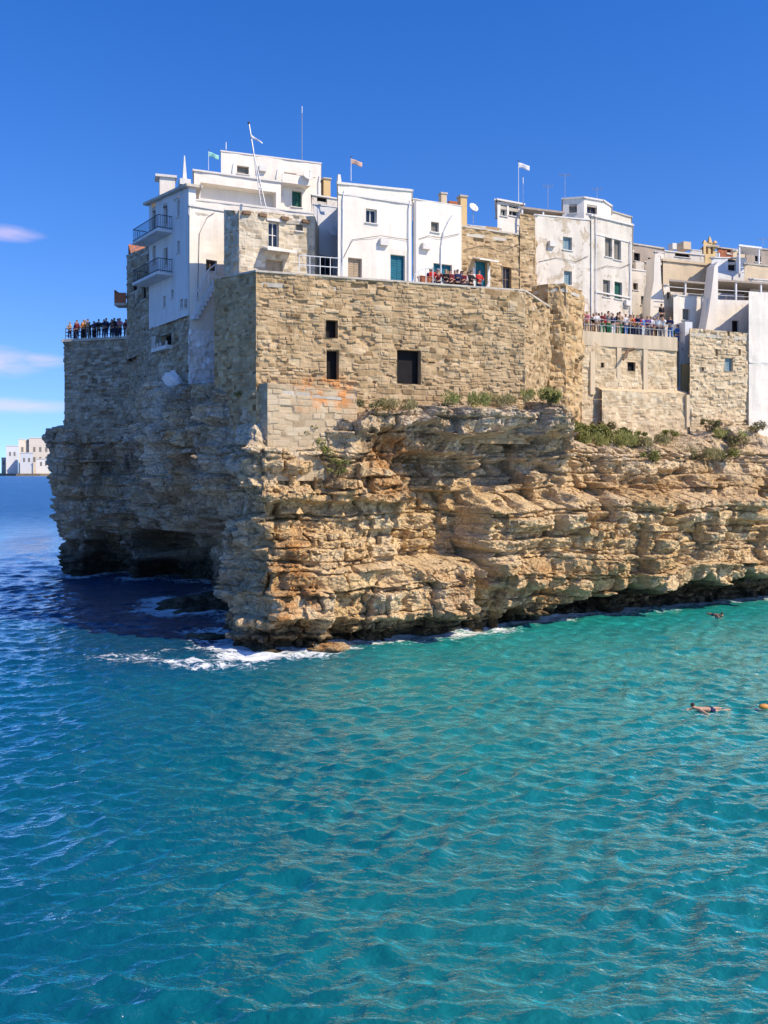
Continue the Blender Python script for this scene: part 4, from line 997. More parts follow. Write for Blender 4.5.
hW, _ = house('stone_wall', 'golden rubble wall of a ruined house with small holes beside the big white wall', 'wall', quad_plan(690, 70, 748.5, 72, 4), 10.5, [21.2, 21.1, 21.1, 21.2], M['palestone'],
    [(0, (725, 358, 733, 371), 'blue', 'window', 0), (0, (715.5, 349, 718, 356), 'void', 'hole', 0), (0, (738.5, 349, 741, 355), 'void', 'hole', 0), (0, (702, 367, 704.5, 371), 'void', 'hole', 0), (0, (727.5, 331, 730, 338), 'void', 'hole', 0)], 'rubble', 0.09, 231)
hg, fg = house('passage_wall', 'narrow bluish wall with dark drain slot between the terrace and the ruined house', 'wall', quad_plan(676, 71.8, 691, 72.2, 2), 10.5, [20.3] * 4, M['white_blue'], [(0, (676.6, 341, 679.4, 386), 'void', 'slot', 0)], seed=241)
band(fg[0], 680.5, 690, 13.0, 18.6, .25, 'brick_panel', 'ochre', hg)
band(fg[0], 683.5, 690.8, 18.65, 22.0, .2, 'side_wall', 'white_blue', hg, -1.5)
hX, fX = house('white_wall', 'big blank white house wall at the right edge reaching down to the rock', 'house', quad_plan(748.8, 71.9, 830, 74.5, 6), 12.2, [24.4, 24.6, 24.6, 24.4], M['white'], (), seed=251, res=.3)
band(fX[0], 749, 830, 18.7, 18.82, .06, 'ledge', 'trim', hX)
hY, fY = house('white_house', 'small white house with one grey window under the left pergola', 'house', quad_plan(673.5, 75.5, 706, 77, 6), 20.4, [24.85] * 4, M['white'], [(0, (682.5, 309, 690, 320), 'grey')], seed=261, coping=(.08, .05, 'trim'))
house('white_house', 'low white house with two dark openings beneath the right pergola', 'house', quad_plan(706, 75, 749.5, 76.6, 5), 20.4, [24.4, 24.6, 24.6, 24.4], M['white'], [(0, (707.5, 319, 716, 330), 'void'), (0, (732, 320.5, 739, 333), 'void')], seed=265)
canopy('pergola', 'white roofed pergola standing on the small white house with one window', 669, 76.5, 711, 78, 4.5, 26.4, 24.85, (686.5, 709))
canopy('pergola', 'wide white roofed pergola above the low house with two dark openings', 715, 76, 790, 78, 5, 26.3, 24.5, (717, 737, 762))

def vpoly(name, label, cat, poly, Y, thick, mat):
    """upright wall slab with a free outline, extruded away from the sea"""
    k = [P3(px, py, Y + (px - poly[0][0]) * 0.035) for px, py in poly]; n = len(k)
    c = sum(k, Vector()) / n
    vs = k + [p + Vector((-.3 * thick, .95 * thick, 0)) for p in k]
    return tag(mesh_obj(name, [tuple(v) for v in vs], [tuple(range(n))[::-1], tuple(range(n, 2 * n))] + [(i, (i + 1) % n, n + (i + 1) % n, n + i) for i in range(n)], M[mat], loc=(c.x, c.y, min(p.z for p in k))), label, cat)
vpoly('stair_wall', 'sloping white stair wall climbing between the two pergolas', 'wall', [(705.5, 330), (709, 310), (712, 288), (714.5, 266), (718, 262), (718, 330)], 74.6, 1.0, 'white')
vpoly('stair_wall', 'stepped white wall with a tall chimney like top behind the crowded terrace', 'wall', [(650, 332), (650.5, 300), (653.8, 281), (654.5, 257), (660, 256), (661.5, 284), (664, 300), (664.5, 332)], 77.2, 1.2, 'white')
house('cream_house', 'cream walled house with a moulded cornice behind the left pergola', 'house', quad_plan(663, 84, 710, 86, 5), 20.4, [29.7] * 4, M['cream'], (), seed=271, coping=(.2, .15, 'cream'))
house('white_house', 'wide white roof terrace behind the cream walled house', 'house', quad_plan(661, 92, 704, 94, 5), 20.4, [32.6] * 4, M['white_old'], [(0, (675, 253.5, 690, 257), 'void')], seed=275, coping=(.1, .1, 'trim'))
box_thing('rooftop_box', 'small cream rooftop box left of the bell tower', 'rooftop box', 681, 690, 241.5, 249, 95, 1.2, 'cream')
box_thing('rooftop_box', 'small white rooftop box on the roof terrace left of the cream one', 'rooftop box', 671, 676, 243, 249, 95, 0.8, 'white')
# bell tower
t = thing('bell_tower', 'ochre bell tower with pinnacles above the roofs', 'bell tower', (*P2(709.5, 112), 22))
pl_ = quad_plan(703.5, 112, 715.5, 112.6, 1.5); fb = [Face(pl_[i], pl_[(i + 1) % 4], 22, 38.6) for i in range(4)]; lst = []
for i in range(4): fb[i].mesh(lst, [fb[i].rect((706, 246, 708.2, 254)), fb[i].rect((710.8, 246, 713, 254))] if i == 0 else (), .4, 'plain', 281 + i, .5)
lst.append(plain_quad([(p.x, p.y, 38.6) for p in pl_])); build_faces('wall', lst, M['ochre'], t)
for r_ in ((706, 246, 708.2, 254), (710.8, 246, 713, 254)): window(fb[0], fb[0].rect(r_), t, 'void', .5, False, 'belfry_opening')
for px, h in ((704.3, .35), (709.5, .8), (714.8, .3)):
    mb = MB(); p = P2(px, 112.5); mb.box((p.x, p.y, 38.6), (.5, .5, h), (1, .3), taper=.3); mb.build('pinnacle', M['ochre'], t)
mb = MB(); q = fb[0]; c = sum(pl_, Vector((0, 0))) / 4; mb.box((c.x, c.y, 38.1), (1.75, 1.75, .2), (1, .05)); mb.build('cornice', M['cream'], t)
house('taupe_house', 'grey brown house standing behind the right side of the green shutter house', 'house', quad_plan(630, 88, 663.5, 90, 6), 20.4, [32.3] * 4, M['taupe'], [(0, (634, 253, 640, 261), 'void'), (0, (648, 258, 654, 268), 'grey')], seed=291, coping=(.12, .1, 'cement'))
house('white_house', 'small weathered white house tucked against the green shutter house', 'house', quad_plan(629, 79.5, 649, 80.5, 4), 20.4, [27.9] * 4, M['white_old'], [(0, (633, 283, 638, 290), 'dark'), (0, (641, 296, 645, 305), 'grey')], seed=295, coping=(.1, .05, 'trim'))
box_thing('rooftop_box', 'pale water tank box on the small weathered house', 'rooftop box', 633, 643, 262, 272, 82, 1.2, 'white_old')
hAF, fAF = house('white_house', 'pale bluish house with a large dark window behind the right pergola', 'house', quad_plan(711.5, 84, 746, 86, 6), 20.4, [30.0, 30.4, 30.4, 30.0], M['white_blue'], [(0, (728, 259.5, 736, 271), 'void')], seed=301, coping=(.08, .05, 'trim'))
canopy('pergola', 'bare white rooftop frame beside the pale bluish house', 739, 83, 762, 84, 3, 31.0, 28.0, (740.5, 760), 'paint_metal')
house('ochre_house', 'brownish ochre house wall at the right edge above the wide pergola', 'house', quad_plan(744.5, 80.5, 800, 82.5, 4), 20.4, [28.6] * 4, M['cream'], (), seed=305, coping=(.1, .08, 'cement'))
house('taupe_house', 'grey brown upper house with a dark window at the right edge', 'house', quad_plan(746, 92, 800, 94, 5), 20.4, [32.9] * 4, M['taupe'], [(0, (755, 255, 761, 262), 'void')], seed=309, coping=(.1, .1, 'cement'))
house('brick_house', 'reddish brown house strip above the pale bluish house', 'house', quad_plan(718, 98, 748, 99.5, 5), 20.4, [34.4] * 4, M['terracotta'], [(0, (727, 250, 731, 254), 'void')], seed=313, coping=(.1, .1, 'cement'))
house('cream_house', 'low cream house strip with a pale roof right of the bell tower', 'house', quad_plan(713, 91, 726, 92, 5), 20.4, [31.6] * 4, M['cream'], (), seed=317, coping=(.1, .1, 'trim'))

for nm, lab, cat, a, Ya, b, Yb, py, m, wins in (
    ('white_house', 'small white cube house between stepped wall and left pergola', 'house', 664, 81, 674, 81.5, 285, 'white', ((667, 292, 670.5, 299),)),
    ('white_house', 'tiny white rooftop house right of the cream walled house', 'house', 700, 88, 712, 88.6, 266, 'white', ((704, 270, 707, 275),)),
    ('cream_house', 'narrow cream house peeping over the pale bluish house', 'house', 733, 90, 745, 90.6, 250.5, 'cream', ((737, 253, 740, 257),)),
    ('white_house', 'small white house with two windows above the wide pergola', 'house', 750, 79.5, 771, 80.2, 279, 'white_old', ((754, 283, 758, 289), (762, 283, 766, 289))),
    ('taupe_house', 'narrow brownish house beside the taller taupe one', 'house', 645, 84, 656, 84.5, 262, 'taupe', ((648, 267, 652, 273),)),
    ('white_house', 'long low white roofline behind the bell tower', 'house', 690, 118, 770, 121, 250, 'white_old', ((730, 251.5, 733, 254),)),
    ('white_house', 'little white stair house left of the cream walled house', 'house', 655, 86, 664, 86.4, 252, 'white', ((658, 256, 661, 261),))):
    house(nm, lab, cat, quad_plan(a, Ya, b, Yb, 4), 20.4, ZP(py, Ya), M[m], [(0, r_, 'dark') for r_ in wins], seed=501 + int(a), coping=(.09, .06, 'trim'))
for t_, fc_, pxs, zt in ((hA, fA, (342, 408), 28.0), (hO, fO, (232, 276, 318), 34.0)):
    for px in pxs:
        f = fc_[0]; s_ = f.s_of(px); mb = MB(); mb.tube([f.p(s_, f.z0 + .6, .09), f.p(s_ + .02, zt - .6, .09), f.p(s_ + .12, zt, .07)], .04, 6); mb.build('drainpipe', M['paint_metal'], t_)
for t_, fc_, path in ((hA, fA, ((341, 262), (352, 240), (380, 236), (408, 240))), (hB, fB, ((416, 240), (428, 236), (440, 238), (459, 234))), (hE, fE, ((464, 250), (480, 246), (500, 252), (520, 244))), (hG, fG, ((594, 270), (606, 266), (620, 268), (630, 264))), (hF, fF, ((538, 262), (556, 258), (575, 262), (588, 256)))):
    f = fc_[0]; pts = []
    for px, py in path: s_ = f.s_of(px); Y_ = f.A.y + f.d.y * s_; pts.append(f.p(s_, ZP(py, Y_), .08))
    mb = MB(); mb.tube(pts, .018, 4); mb.build('cable', M['dark_metal'], t_)
for t_, fc_, px, py in ((hA, fA, 383, 246), (hB, fB, 425, 250), (hF, fF, 551, 247), (hG, fG, 626, 306), (hO, fO, 262, 172)):
    f = fc_[0]; s_ = f.s_of(px); Y_ = f.A.y + f.d.y * s_; mb = MB(); mb.box(f.p(s_, ZP(py, Y_), .15), (.6, .28, .42), f.d); mb.build('air_conditioner', M['trim'], t_)

# ------------------------------------------------------------------ far town across the water
co = MB(); co.prism([P2(-60, 2500), P2(1, 2320), P2(16, 2290), P2(40, 2300), P2(60, 2340), P2(70, 2700), P2(-60, 2900)], -2, 6)
tag(co.build('terrain', M['greystone'], loc=(*P2(20, 2500), -2)), kind='structure')
for lab, a, Ya, b, Yb, dep, py, m, wins in (
    ('tall pale apartment block in the far town across the water', 29, 515, 50, 520, 14, 438, 'white_old', ((33, 447, 35.5, 452), (39, 447, 41.5, 452), (45, 447, 47.5, 452), (33, 457, 35.5, 462), (39, 457, 41.5, 462), (45, 457, 47.5, 462))),
    ('narrow white tower house left of the pale apartment block in the far town', 18.5, 512, 29, 518, 12, 439.5, 'white_old', ((21, 447, 23.5, 452), (25, 456, 27, 461))),
    ('small pale house at the left end of the far town', 6, 508, 18, 511, 12, 446, 'white_blue', ((9, 452, 11, 456), (13.5, 452, 15.5, 456))),
    ('lowest seafront house at the tip of the far town', 1.5, 520, 6.5, 522, 8, 458, 'white_old', ((3, 461, 4.5, 465),)),
    ('pale bluish seafront house in front of the white tower house of the far town', 20, 503, 33, 505, 8, 453, 'white_blue', ((23, 458, 25, 462), (28, 458, 30, 462))),
    ('small white seafront house in front of the pale apartment block of the far town', 36, 503, 49, 505, 8, 459, 'white', ((40, 462, 42, 466), (45, 462, 46.5, 466)))):
    house('far_house', lab, 'house', quad_plan(a, Ya * 4.6, b, Yb * 4.6, dep * 3), 5.8, ZP(py, Ya * 4.6), M[m], [(0, r_, 'grey') for r_ in wins], seed=401 + int(a), res=14.0, group='houses of the far town', coping=(1.5, 1.0, 'trim'))

# ------------------------------------------------------------------ railings
def railing(name, label, pts, h, gap, mat, rails=(1.0, 0.52), panel=None):
    c = pts[0]; t = thing(name, label, 'railing', tuple(c))
    for k in rails:
        mb = MB(); mb.tube([p + Vector((0, 0, h * k)) for p in pts], .028, 5); mb.build('rail', M[mat], t)
    for a, b in zip(pts[:-1], pts[1:]):
        n = max(1, int((b - a).length / gap))
        for i in range(n + (b is pts[-1])):
            p = a.lerp(b, i / n); mb = MB(); mb.tube([p, p + Vector((0, 0, h))], .025, 5); mb.build('post', M[mat], t)
    if panel:
        for a, b, m in panel:
            p, q = pts[0].lerp(pts[-1], a), pts[0].lerp(pts[-1], b); mb = MB()
            mb.prism([(p.x, p.y), (q.x, q.y), (q.x + .01, q.y + .03), (p.x + .01, p.y + .03)], p.z + .08, p.z + h * .92); mb.build('panel', M[m], t)
    return t
f = ftl[0]
railing('railing', 'dark railing round the far left lookout terrace', [f.p(.1, 22.58, -2.5), f.p(.15, 22.58, .05), f.p(f.L * .5, 22.58, .05), f.p(f.L - .1, 22.58, .05)], 1.0, 0.7, 'dark_metal', (1.0, .66, .33))
f = fV[0]
railing('railing', 'thin metal railing on the parapet of the crowded terrace', [f.p(.3, 20.5, .02), f.p(f.L * .5, 20.5, .02), f.p(f.L - .4, 20.5, .02)], 0.95, 1.1, 'metal', (1.0, .55))
f = tf[0]
A = f.p(f.s_of(300), 21.45, -.1); B = f.p(f.s_of(341), 21.5, -.1)
railing('railing', 'thin white railing on the bastion parapet before the recessed shaded house', [A, B], 1.1, 0.55, 'paint_metal', (1.0, .5))
A, B = f.p(f.s_of(414), 21.62, -.15), f.p(f.s_of(434), 21.64, -.15)
t = thing('handrail', 'short curved white handrail on the bastion parapet by the rounded corner house', 'railing', tuple(A))
mb = MB(); mb.tube([A, A + Vector((.12, .05, .45)), A.lerp(B, .3) + Vector((0, 0, .75)), A.lerp(B, .65) + Vector((0, 0, .92)), B + Vector((0, 0, .9))], .035, 6); mb.build('rail', M['paint_metal'], t)
for k, h in ((.3, .75), (.65, .92), (1, .9)): p = A.lerp(B, k); mb = MB(); mb.tube([p, p + Vector((0, 0, h))], .03, 5); mb.build('post', M['paint_metal'], t)
p = f.p(f.s_of(429), 21.64, -.6); t = thing('planter', 'terracotta planter trough behind the curved handrail', 'planter', tuple(p))
mb = MB(); mb.box(p, (.7, .35, .42), f.d, taper=1.15); mb.build('trough', M['terracotta'], t); mb = MB(); mb.box(p + Vector((0, 0, .42)), (.86, .46, .06), f.d); mb.build('rim', M['terracotta'], t)

# closed parasol leaning by the stone house
p = fE[0].p(fE[0].s_of(467), 21.0, 1.2); t = thing('parasol', 'closed pale parasol leaning in front of the stone house', 'parasol', tuple(p))
d = Vector((.35, 0, 1)).normalized()
mb = MB(); mb.tube([p, p + d * 2.9], .03, 6); mb.build('pole', M['paint_metal'], t)
mb = MB(); mb.tube([p + d * .7, p + d * 1.0, p + d * 1.9, p + d * 2.75], [.26, .22, .13, .03], 9); mb.build('canopy', M['canvas'], t)
mb = MB(); mb.box(p + Vector((0, 0, -.45)), (.5, .5, .45), (1, 0)); mb.build('base', M['cement'], t)

# ------------------------------------------------------------------ masts, flags, aerials, dishes
def flagpole(label, px, pyb, pyt, Y, w, h, mat, r=.035, lean=0, flag=True, second=None):
    a, b = P3(px, pyb, Y), P3(px + lean, pyt, Y); t = thing('flagpole', label, 'flagpole', tuple(a))
    mb = MB(); mb.tube([a, b], [r, r * .6], 6); mb.build('pole', M['paint_metal'], t)
    mb = MB(); mb.ball(b, r * 2, 8); mb.build('finial', M['dark_metal'], t)
    n, m_ = 10, 5; vs = []
    top = b + Vector((0, 0, -.15))
    for i in range(n):
        for j in range(m_):
            u, v = i / (n - 1), j / (m_ - 1)
            vs.append(top + Vector((u * w, .10 * math.sin(u * 7 + v) * u + .02, -u * h * .55 - v * h * (1 - .15 * u) + .05 * math.sin(u * 6))))
    fs = [(i * m_ + j, (i + 1) * m_ + j, (i + 1) * m_ + j + 1, i * m_ + j + 1) for i in range(n - 1) for j in range(m_ - 1)]
    o = mesh_obj('flag', vs, fs, M[mat], t, None, None, True); so = o.modifiers.new('cloth', 'SOLIDIFY'); so.thickness = .012
    return t
flagpole('small flagpole with pale green flag on the left roof', 208.5, 170, 150, 68, .75, .38, 'flag_green', .025)
flagpole('flagpole with small orange and white pennant on the cube house', 351, 181, 157, 61, .75, .34, 'flag_red', .03)
flagpole('tall flagpole with white flag behind the glazed rooftop room', 518.5, 202, 161, 77, .95, .45, 'flag_white', .035)
t = thing('lattice_mast', 'leaning lattice mast with white pennant on the white houses left', 'mast', tuple(P3(264, 206, 63.4)))
a, b, c = P3(266, 208, 63.4), P3(248.8, 123, 63.4), P3(253.5, 152, 63.4); e = P3(261, 205, 63.4)
for q in ([b, c], [c, a], [c, e]):
    mb = MB(); mb.tube(q, .055 if q[0] is b else .04, 6); mb.build('leg', M['metal'], t)
mb = MB()
for i in range(1, 9): p, q = c.lerp(a, i / 9), c.lerp(e, i / 9); mb.tube([p, q], .02, 4); mb.tube([q, c.lerp(a, (i + .6) / 9)], .018, 4)
mb.build('lattice_brace', M['metal'], t)
vs = []
for i in range(8):
    for j in range(4): u, v = i / 7, j / 3; vs.append(P3(250.5, 134, 63.3) + Vector((u * .85, .08 * math.sin(u * 6), -.62 * u - v * .22 * (1 - .6 * u))))
o = mesh_obj('flag', vs, [(i * 4 + j, (i + 1) * 4 + j, (i + 1) * 4 + j + 1, i * 4 + j + 1) for i in range(7) for j in range(3)], M['flag_white'], t, None, None, True); o.modifiers.new('cloth', 'SOLIDIFY').thickness = .012
mb = MB(); mb.ball(b, .1, 8); mb.build('finial', M['dark_metal'], t)
def aerial(label, px, pyb, pyt, Y, bars, w=.5, r=.022):
    a, b = P3(px, pyb, Y), P3(px, pyt, Y); t = thing('aerial', label, 'aerial', tuple(a))
    mb = MB(); mb.tube([a, b], r, 5); mb.build('mast', M['metal'], t)
    if bars:
        mb = MB(); mb.tube([b + Vector((-w, .1, -.1)), b + Vector((w, -.1, -.1))], .014, 4)
        for i in range(bars): x = -w + 2 * w * i / max(1, bars - 1); mb.tube([b + Vector((x, -.25, -.1)), b + Vector((x, .25, -.1))], .01, 4); mb.tube([b + Vector((x, 0, -.28)), b + Vector((x, 0, .1))], .01, 4)
        mb.build('yagi_bars', M['metal'], t)
    else:
        mb = MB(); mb.tube([b - Vector((0, 0, .5)), b + Vector((0, 0, .05))], .04, 6); mb.build('tip', M['paint_metal'], t)
aerial('very tall thin whip aerial on the highest white house', 302, 160, 107, 74, 0, r=.035)
aerial('thin rod aerial at the left corner of the highest white house', 226, 151, 143, 70, 0, r=.02)
aerial('short thin pole aerial beside the tall white flag', 523, 202, 178, 76.5, 0)
aerial('television aerial with crossed bars above the brown awning roof', 548, 208, 185, 74.5, 5, .35)
aerial('taller television aerial with bars left of the curved rooftop room', 565, 200, 174, 77, 7, .45)
aerial('television aerial with a few bars on the curved rooftop room', 597, 198, 188, 78, 4, .4)
aerial('short aerial with bars on the roof of the grey brown upper house', 763, 246, 238, 93, 4, .5)
aerial('leaning little aerial on the pale bluish house behind the right pergola', 742, 254, 246, 85, 4, .4)
def dish(label, px, py, Y, r, foot, mat='trim'):
    c = P3(px, py, Y); t = thing('satellite_dish', label, 'satellite dish', (c.x, c.y, c.z - foot))
    mb = MB(); ax = Vector((.45, -.75, .45)).normalized(); s1 = ax.cross(Vector((0, 0, 1))).normalized(); s2 = ax.cross(s1); vs = [c - ax * r * .25]
    for k in (.5, 1.0):
        for i in range(14): an = 2 * math.pi * i / 14; vs.append(c + (s1 * math.cos(an) + s2 * math.sin(an)) * r * k - ax * r * .25 * (1 - k * k))
    fs = [(0, 1 + i, 1 + (i + 1) % 14) for i in range(14)] + [(1 + i, 15 + i, 15 + (i + 1) % 14, 1 + (i + 1) % 14) for i in range(14)]
    o = mesh_obj('reflector', vs, fs, M[mat], t, None, None, True); o.modifiers.new('sheet', 'SOLIDIFY').thickness = .03
    mb = MB(); mb.tube([c - ax * r * .3 - Vector((0, 0, foot)), c - ax * r * .28], .03, 5); mb.build('mount', M['metal'], t)
    mb = MB(); mb.tube([c - s2 * -r * .9, c + ax * r * .9], .015, 4); mb.ball(c + ax * r * .9, .05, 6); mb.build('feed_arm', M['metal'], t)
dish('white satellite dish by the balcony of the highest white house', 308, 175, 71.0, .42, .6)
dish('small white satellite dish on the recessed shaded house front', 333, 231, 62.0, .38, .25)
dish('satellite dish on a short pole behind the square ochre chimney', 474, 207, 70, .4, 1.2)

# ------------------------------------------------------------------ bushes and plants on the ledges
def on_cap(px, Y):
    q = P2(px, Y); k = np.where(np.hypot(CV[:, 0] - q.x, CV[:, 1] - q.y) < 0.35)[0]
    return Vector((q.x, q.y, CV[k, 2].max() if len(k) else ZP(428, Y)))
def bush(name, label, px, py, w, h, n, mat, leaf=.13, seed=0, group=None, lift=0.3, back=0.0):
    rr = random.Random(900 + seed); base = (on_cap(px, -py) if py < 0 else on_cliff(px, py)) + Vector((0, back, lift if py > 0 else -.05))
    t = thing(name, label, 'bush' if name != 'grass_tuft' else 'grass', tuple(base), group)
    n = int(n * 2.4); leaf *= 0.92; w *= 1.25; h *= 1.15
    st = MB(); fo = MB()
    cl = [(Vector((rr.uniform(-.5, .5) * w, rr.uniform(-.25, .3) * w, rr.uniform(.15, .8) * h)), rr.uniform(.16, .34) * max(w * .7, h)) for _ in range(7)]
    for c, r_ in cl[:5]: st.tube([base + Vector((c.x * .25, c.y * .25, -.15)), base + c * .6, base + c], [.035, .025, .01], 4)
    for i in range(n):
        c, r_ = rr.choice(cl); d = Vector((rr.gauss(0, 1), rr.gauss(0, 1), rr.gauss(0, 1))).normalized() * r_ * rr.uniform(.35, 1.05)
        p = base + c + Vector((d.x, d.y, d.z * .8))
        a = Vector((rr.gauss(0, 1), rr.gauss(0, 1), rr.gauss(0, .6))).normalized(); b = a.cross(Vector((rr.gauss(0, 1), rr.gauss(0, 1), rr.gauss(0, 1)))).normalized()
        L, Wd = leaf * rr.uniform(.7, 1.4), leaf * rr.uniform(.3, .55)
        if name == 'grass_tuft': a = Vector((rr.gauss(0, .5), rr.gauss(0, .5), 1)).normalized(); b = a.cross(Vector((0, 1, .2))).normalized(); L *= 2.2; Wd *= .4
        fo.add([p - a * L * .5, p + b * Wd, p + a * L * .5, p - b * Wd], [(0, 1, 2, 3)])
    fo.build('foliage', M[mat], t); st.build('stem', M['twig'], t)
for i, (nm, lab, px, py, w_, h_, n, mt, lf) in enumerate((
    ('bush', 'green bush in the corner between bastion and golden tower', 546, 405, 1.1, .7, 420, 'leaf', .14),
    ('bush', 'low green bush at the foot of the golden tower', 568, -62.6, 1.5, 1.0, 480, 'leaf', .14),
    ('bush', 'dense green bush at the left foot of the crowded terrace wall', 598, -64.6, 1.5, 1.35, 640, 'leaf', .14),
    ('bush', 'wide green bush in the middle of the hedge under the terrace wall', 616, -65.2, 1.7, 1.25, 640, 'leaf', .14),
    ('bush', 'small green bush ending the hedge under the terrace wall', 637, -66.0, 1.4, .95, 480, 'leaf', .13),
    ('bush', 'brownish dry bush on the ledge below the terrace bushes', 603, 438, 1.5, .9, 380, 'leaf_dry', .13),
    ('bush', 'small olive bush below the squared buttress wall', 371, 412, 1.1, .55, 300, 'leaf_dry', .11),
    ('bush', 'dark green plant hanging in the crevice left on the sunlit rock', 323, 466, 1.0, 1.2, 420, 'leaf', .11),
    ('bush', 'small plant above the hanging one on the sunlit rock', 309, 440, .7, .8, 240, 'leaf_dry', .11),
    ('bush', 'olive bush at the foot of the ruined house wall', 708, 431, 1.2, .9, 340, 'leaf_dry', .13),
    ('bush', 'lone green bush on the scree under the steps', 672, 441, 1.1, .8, 320, 'leaf', .12),
    ('bush', 'olive green bush low on the scree near the right edge', 741, 449, 1.6, .9, 420, 'leaf_dry', .13),
    ('bush', 'green bush on the scree below the steps', 655, 462, 1.4, .7, 380, 'leaf', .12),
    ('grass_tuft', 'thin grass strip on the rock lip under the big dark opening', 468, 405, 2.0, .35, 360, 'leaf', .13),
    ('grass_tuft', 'dry grass on the rock lip near the bastion right corner', 512, 405, 1.6, .35, 300, 'leaf_dry', .13),
    ('grass_tuft', 'dry grass patch in the middle of the right scree', 698, 458, 2.6, .5, 520, 'leaf_dry', .14),
    ('grass_tuft', 'greenish grass patch under the ruined house wall', 727, 440, 2.2, .5, 460, 'leaf', .13),
    ('bush', 'tiny bush on the shaded corner rock left of the buttress wall', 243, 404, .8, .5, 200, 'leaf_dry', .1),
    ('bush', 'small green bush on the rock shelf right of the overhang', 575, 440, 1.2, .7, 320, 'leaf', .12),
    ('bush', 'yellow green scrub sloping down in front of the golden tower', 557, -61.6, 1.6, .9, 520, 'leaf', .13),
    ('bush', 'leafy bush in the gap between golden tower and terrace wall', 585, -64.0, 1.1, 1.5, 520, 'leaf', .13),
    ('grass_tuft', 'yellow green grass spread below the hedge of the terrace wall', 607, -63.8, 2.6, .7, 700, 'leaf', .14),
    ('grass_tuft', 'grass spilling over the rock lip right of the bastion corner', 536, 402, 1.8, .5, 460, 'leaf', .13),
    ('bush', 'round olive bush on the slope under the plinth corner', 628, -64.8, 1.4, .8, 420, 'leaf_dry', .13),
    ('grass_tuft', 'pale dry grass on the slope under the plinth', 645, 446, 2.4, .5, 480, 'leaf_dry', .14),
    ('bush', 'low green scrub on the slope below the ruined house', 716, 462, 1.8, .6, 420, 'leaf', .12),
    ('bush', 'small scrub hanging under the big white wall', 757, 432, 1.3, .7, 340, 'leaf_dry', .12),
    ('bush', 'straggling plant growing from the crack below the buttress wall', 337, 478, .8, .9, 260, 'leaf', .1),
    ('grass_tuft', 'short grass along the rock lip under the twin dark openings', 396, 410, 1.6, .35, 300, 'leaf_dry', .12))):
    bush(nm, lab, px, py, w_, h_, n, mt, lf, i)

# loose rocks
def rock(name, label, c, sz, seed, mat, wet_shade=0.0, rust=0.0):
    n = 40; th, ph = np.meshgrid(np.linspace(0, 2 * np.pi, n, endpoint=False), np.linspace(-np.pi / 2, np.pi / 2, n // 2))
    d = 1 + .30 * fbm(np.cos(th) * 1.2 + ph, np.sin(th) * 1.2 + ph * 1.3, seed, 4)
    V = np.stack([np.cos(ph) * np.cos(th) * sz[0] * d, np.cos(ph) * np.sin(th) * sz[1] * d, np.sin(ph) * sz[2] * d], -1).reshape(-1, 3) + np.array(c)
    m = n // 2; I = np.arange(m * n).reshape(m, n); J = np.roll(I, -1, 1)
    Q = np.stack([I[:-1], J[:-1], J[1:], I[1:]], -1).reshape(-1, 4)
    o = mesh_obj(name, V, Q, M[mat], None, None, {'tone': np.full(m * n, .55), 'grey': np.full(m * n, .3), 'rust': np.full(m * n, rust), 'wet_shade': np.full(m * n, wet_shade) * np.where(V[:, 2] < c[2] + sz[2] * .3, 1, .55 if wet_shade < .9 else 1), 'mortar': np.zeros(m * n)}, False, (c[0], c[1], c[2] - sz[2]))
    return tag(o, label, 'rock')
yw = lambda py: EYE * F / (py - HOR)
rock('boulder', 'yellowish boulder awash at the foot of the sunlit cliff', (*P2(330, 50.6), .08), (1.2, .7, .34), 3, 'rock', .35, 1.0)
rock('reef_rock', 'low dark rock awash below the cliff corner', (*P2(268, 50.2), -.05), (.9, .5, .2), 5, 'rock', 1.0)
rock('reef_rock', 'dark soaked rock in the foam beside the shaded buttress', (*P2(205, 54.5), .0), (1.2, .8, .22), 8, 'rock', 1.0)
rock('white_rock', 'limewashed block of rock beside the foot of the narrow white house', tuple(P3(172, 382, 62.8)), (.62, .5, .72), 13, 'whiterock')

# ------------------------------------------------------------------ people
def skin_mesh(name, nodes, links, sub=1, extra=None, mats=()):
    me = bpy.data.meshes.new(name); me.from_pydata([n[0] for n in nodes], links, [])
    o = bpy.data.objects.new(name, me); COL.objects.link(o)
    o.modifiers.new('skin', 'SKIN'); sb_ = o.modifiers.new('sub', 'SUBSURF'); sb_.levels = sub; sb_.render_levels = sub
    for i, n in enumerate(nodes):
        v = me.skin_vertices[0].data[i]; r_ = n[1]; v.radius = r_ if hasattr(r_, '__len__') else (r_, r_); v.use_root = i == 0
    dg = bpy.context.evaluated_depsgraph_get(); dg.update()
    ev = bpy.data.meshes.new_from_object(o.evaluated_get(dg))
    vs = [tuple(v.co) for v in ev.vertices]; fs = [tuple(p.vertices) for p in ev.polygons]; mi = [0] * len(fs)
    bpy.data.objects.remove(o); bpy.data.meshes.remove(ev)
    if extra: b = len(vs); vs += extra.v; fs += [tuple(b + i for i in f) for f in extra.f]; mi += extra.mi
    out = bpy.data.meshes.new(name); out.from_pydata(vs, [], fs)
    for m in mats: out.materials.append(m)
    out.polygons.foreach_set('material_index', mi); out.polygons.foreach_set('use_smooth', [True] * len(fs))
    return out
M['skin'] = flat_mat('skin', (0.50, 0.30, 0.20), 0.6, 0.06); M['eye'] = flat_mat('eye', (0.03, 0.025, 0.02), 0.3, .05); M['lips'] = flat_mat('lips', (0.42, 0.17, 0.13), 0.6, .05)
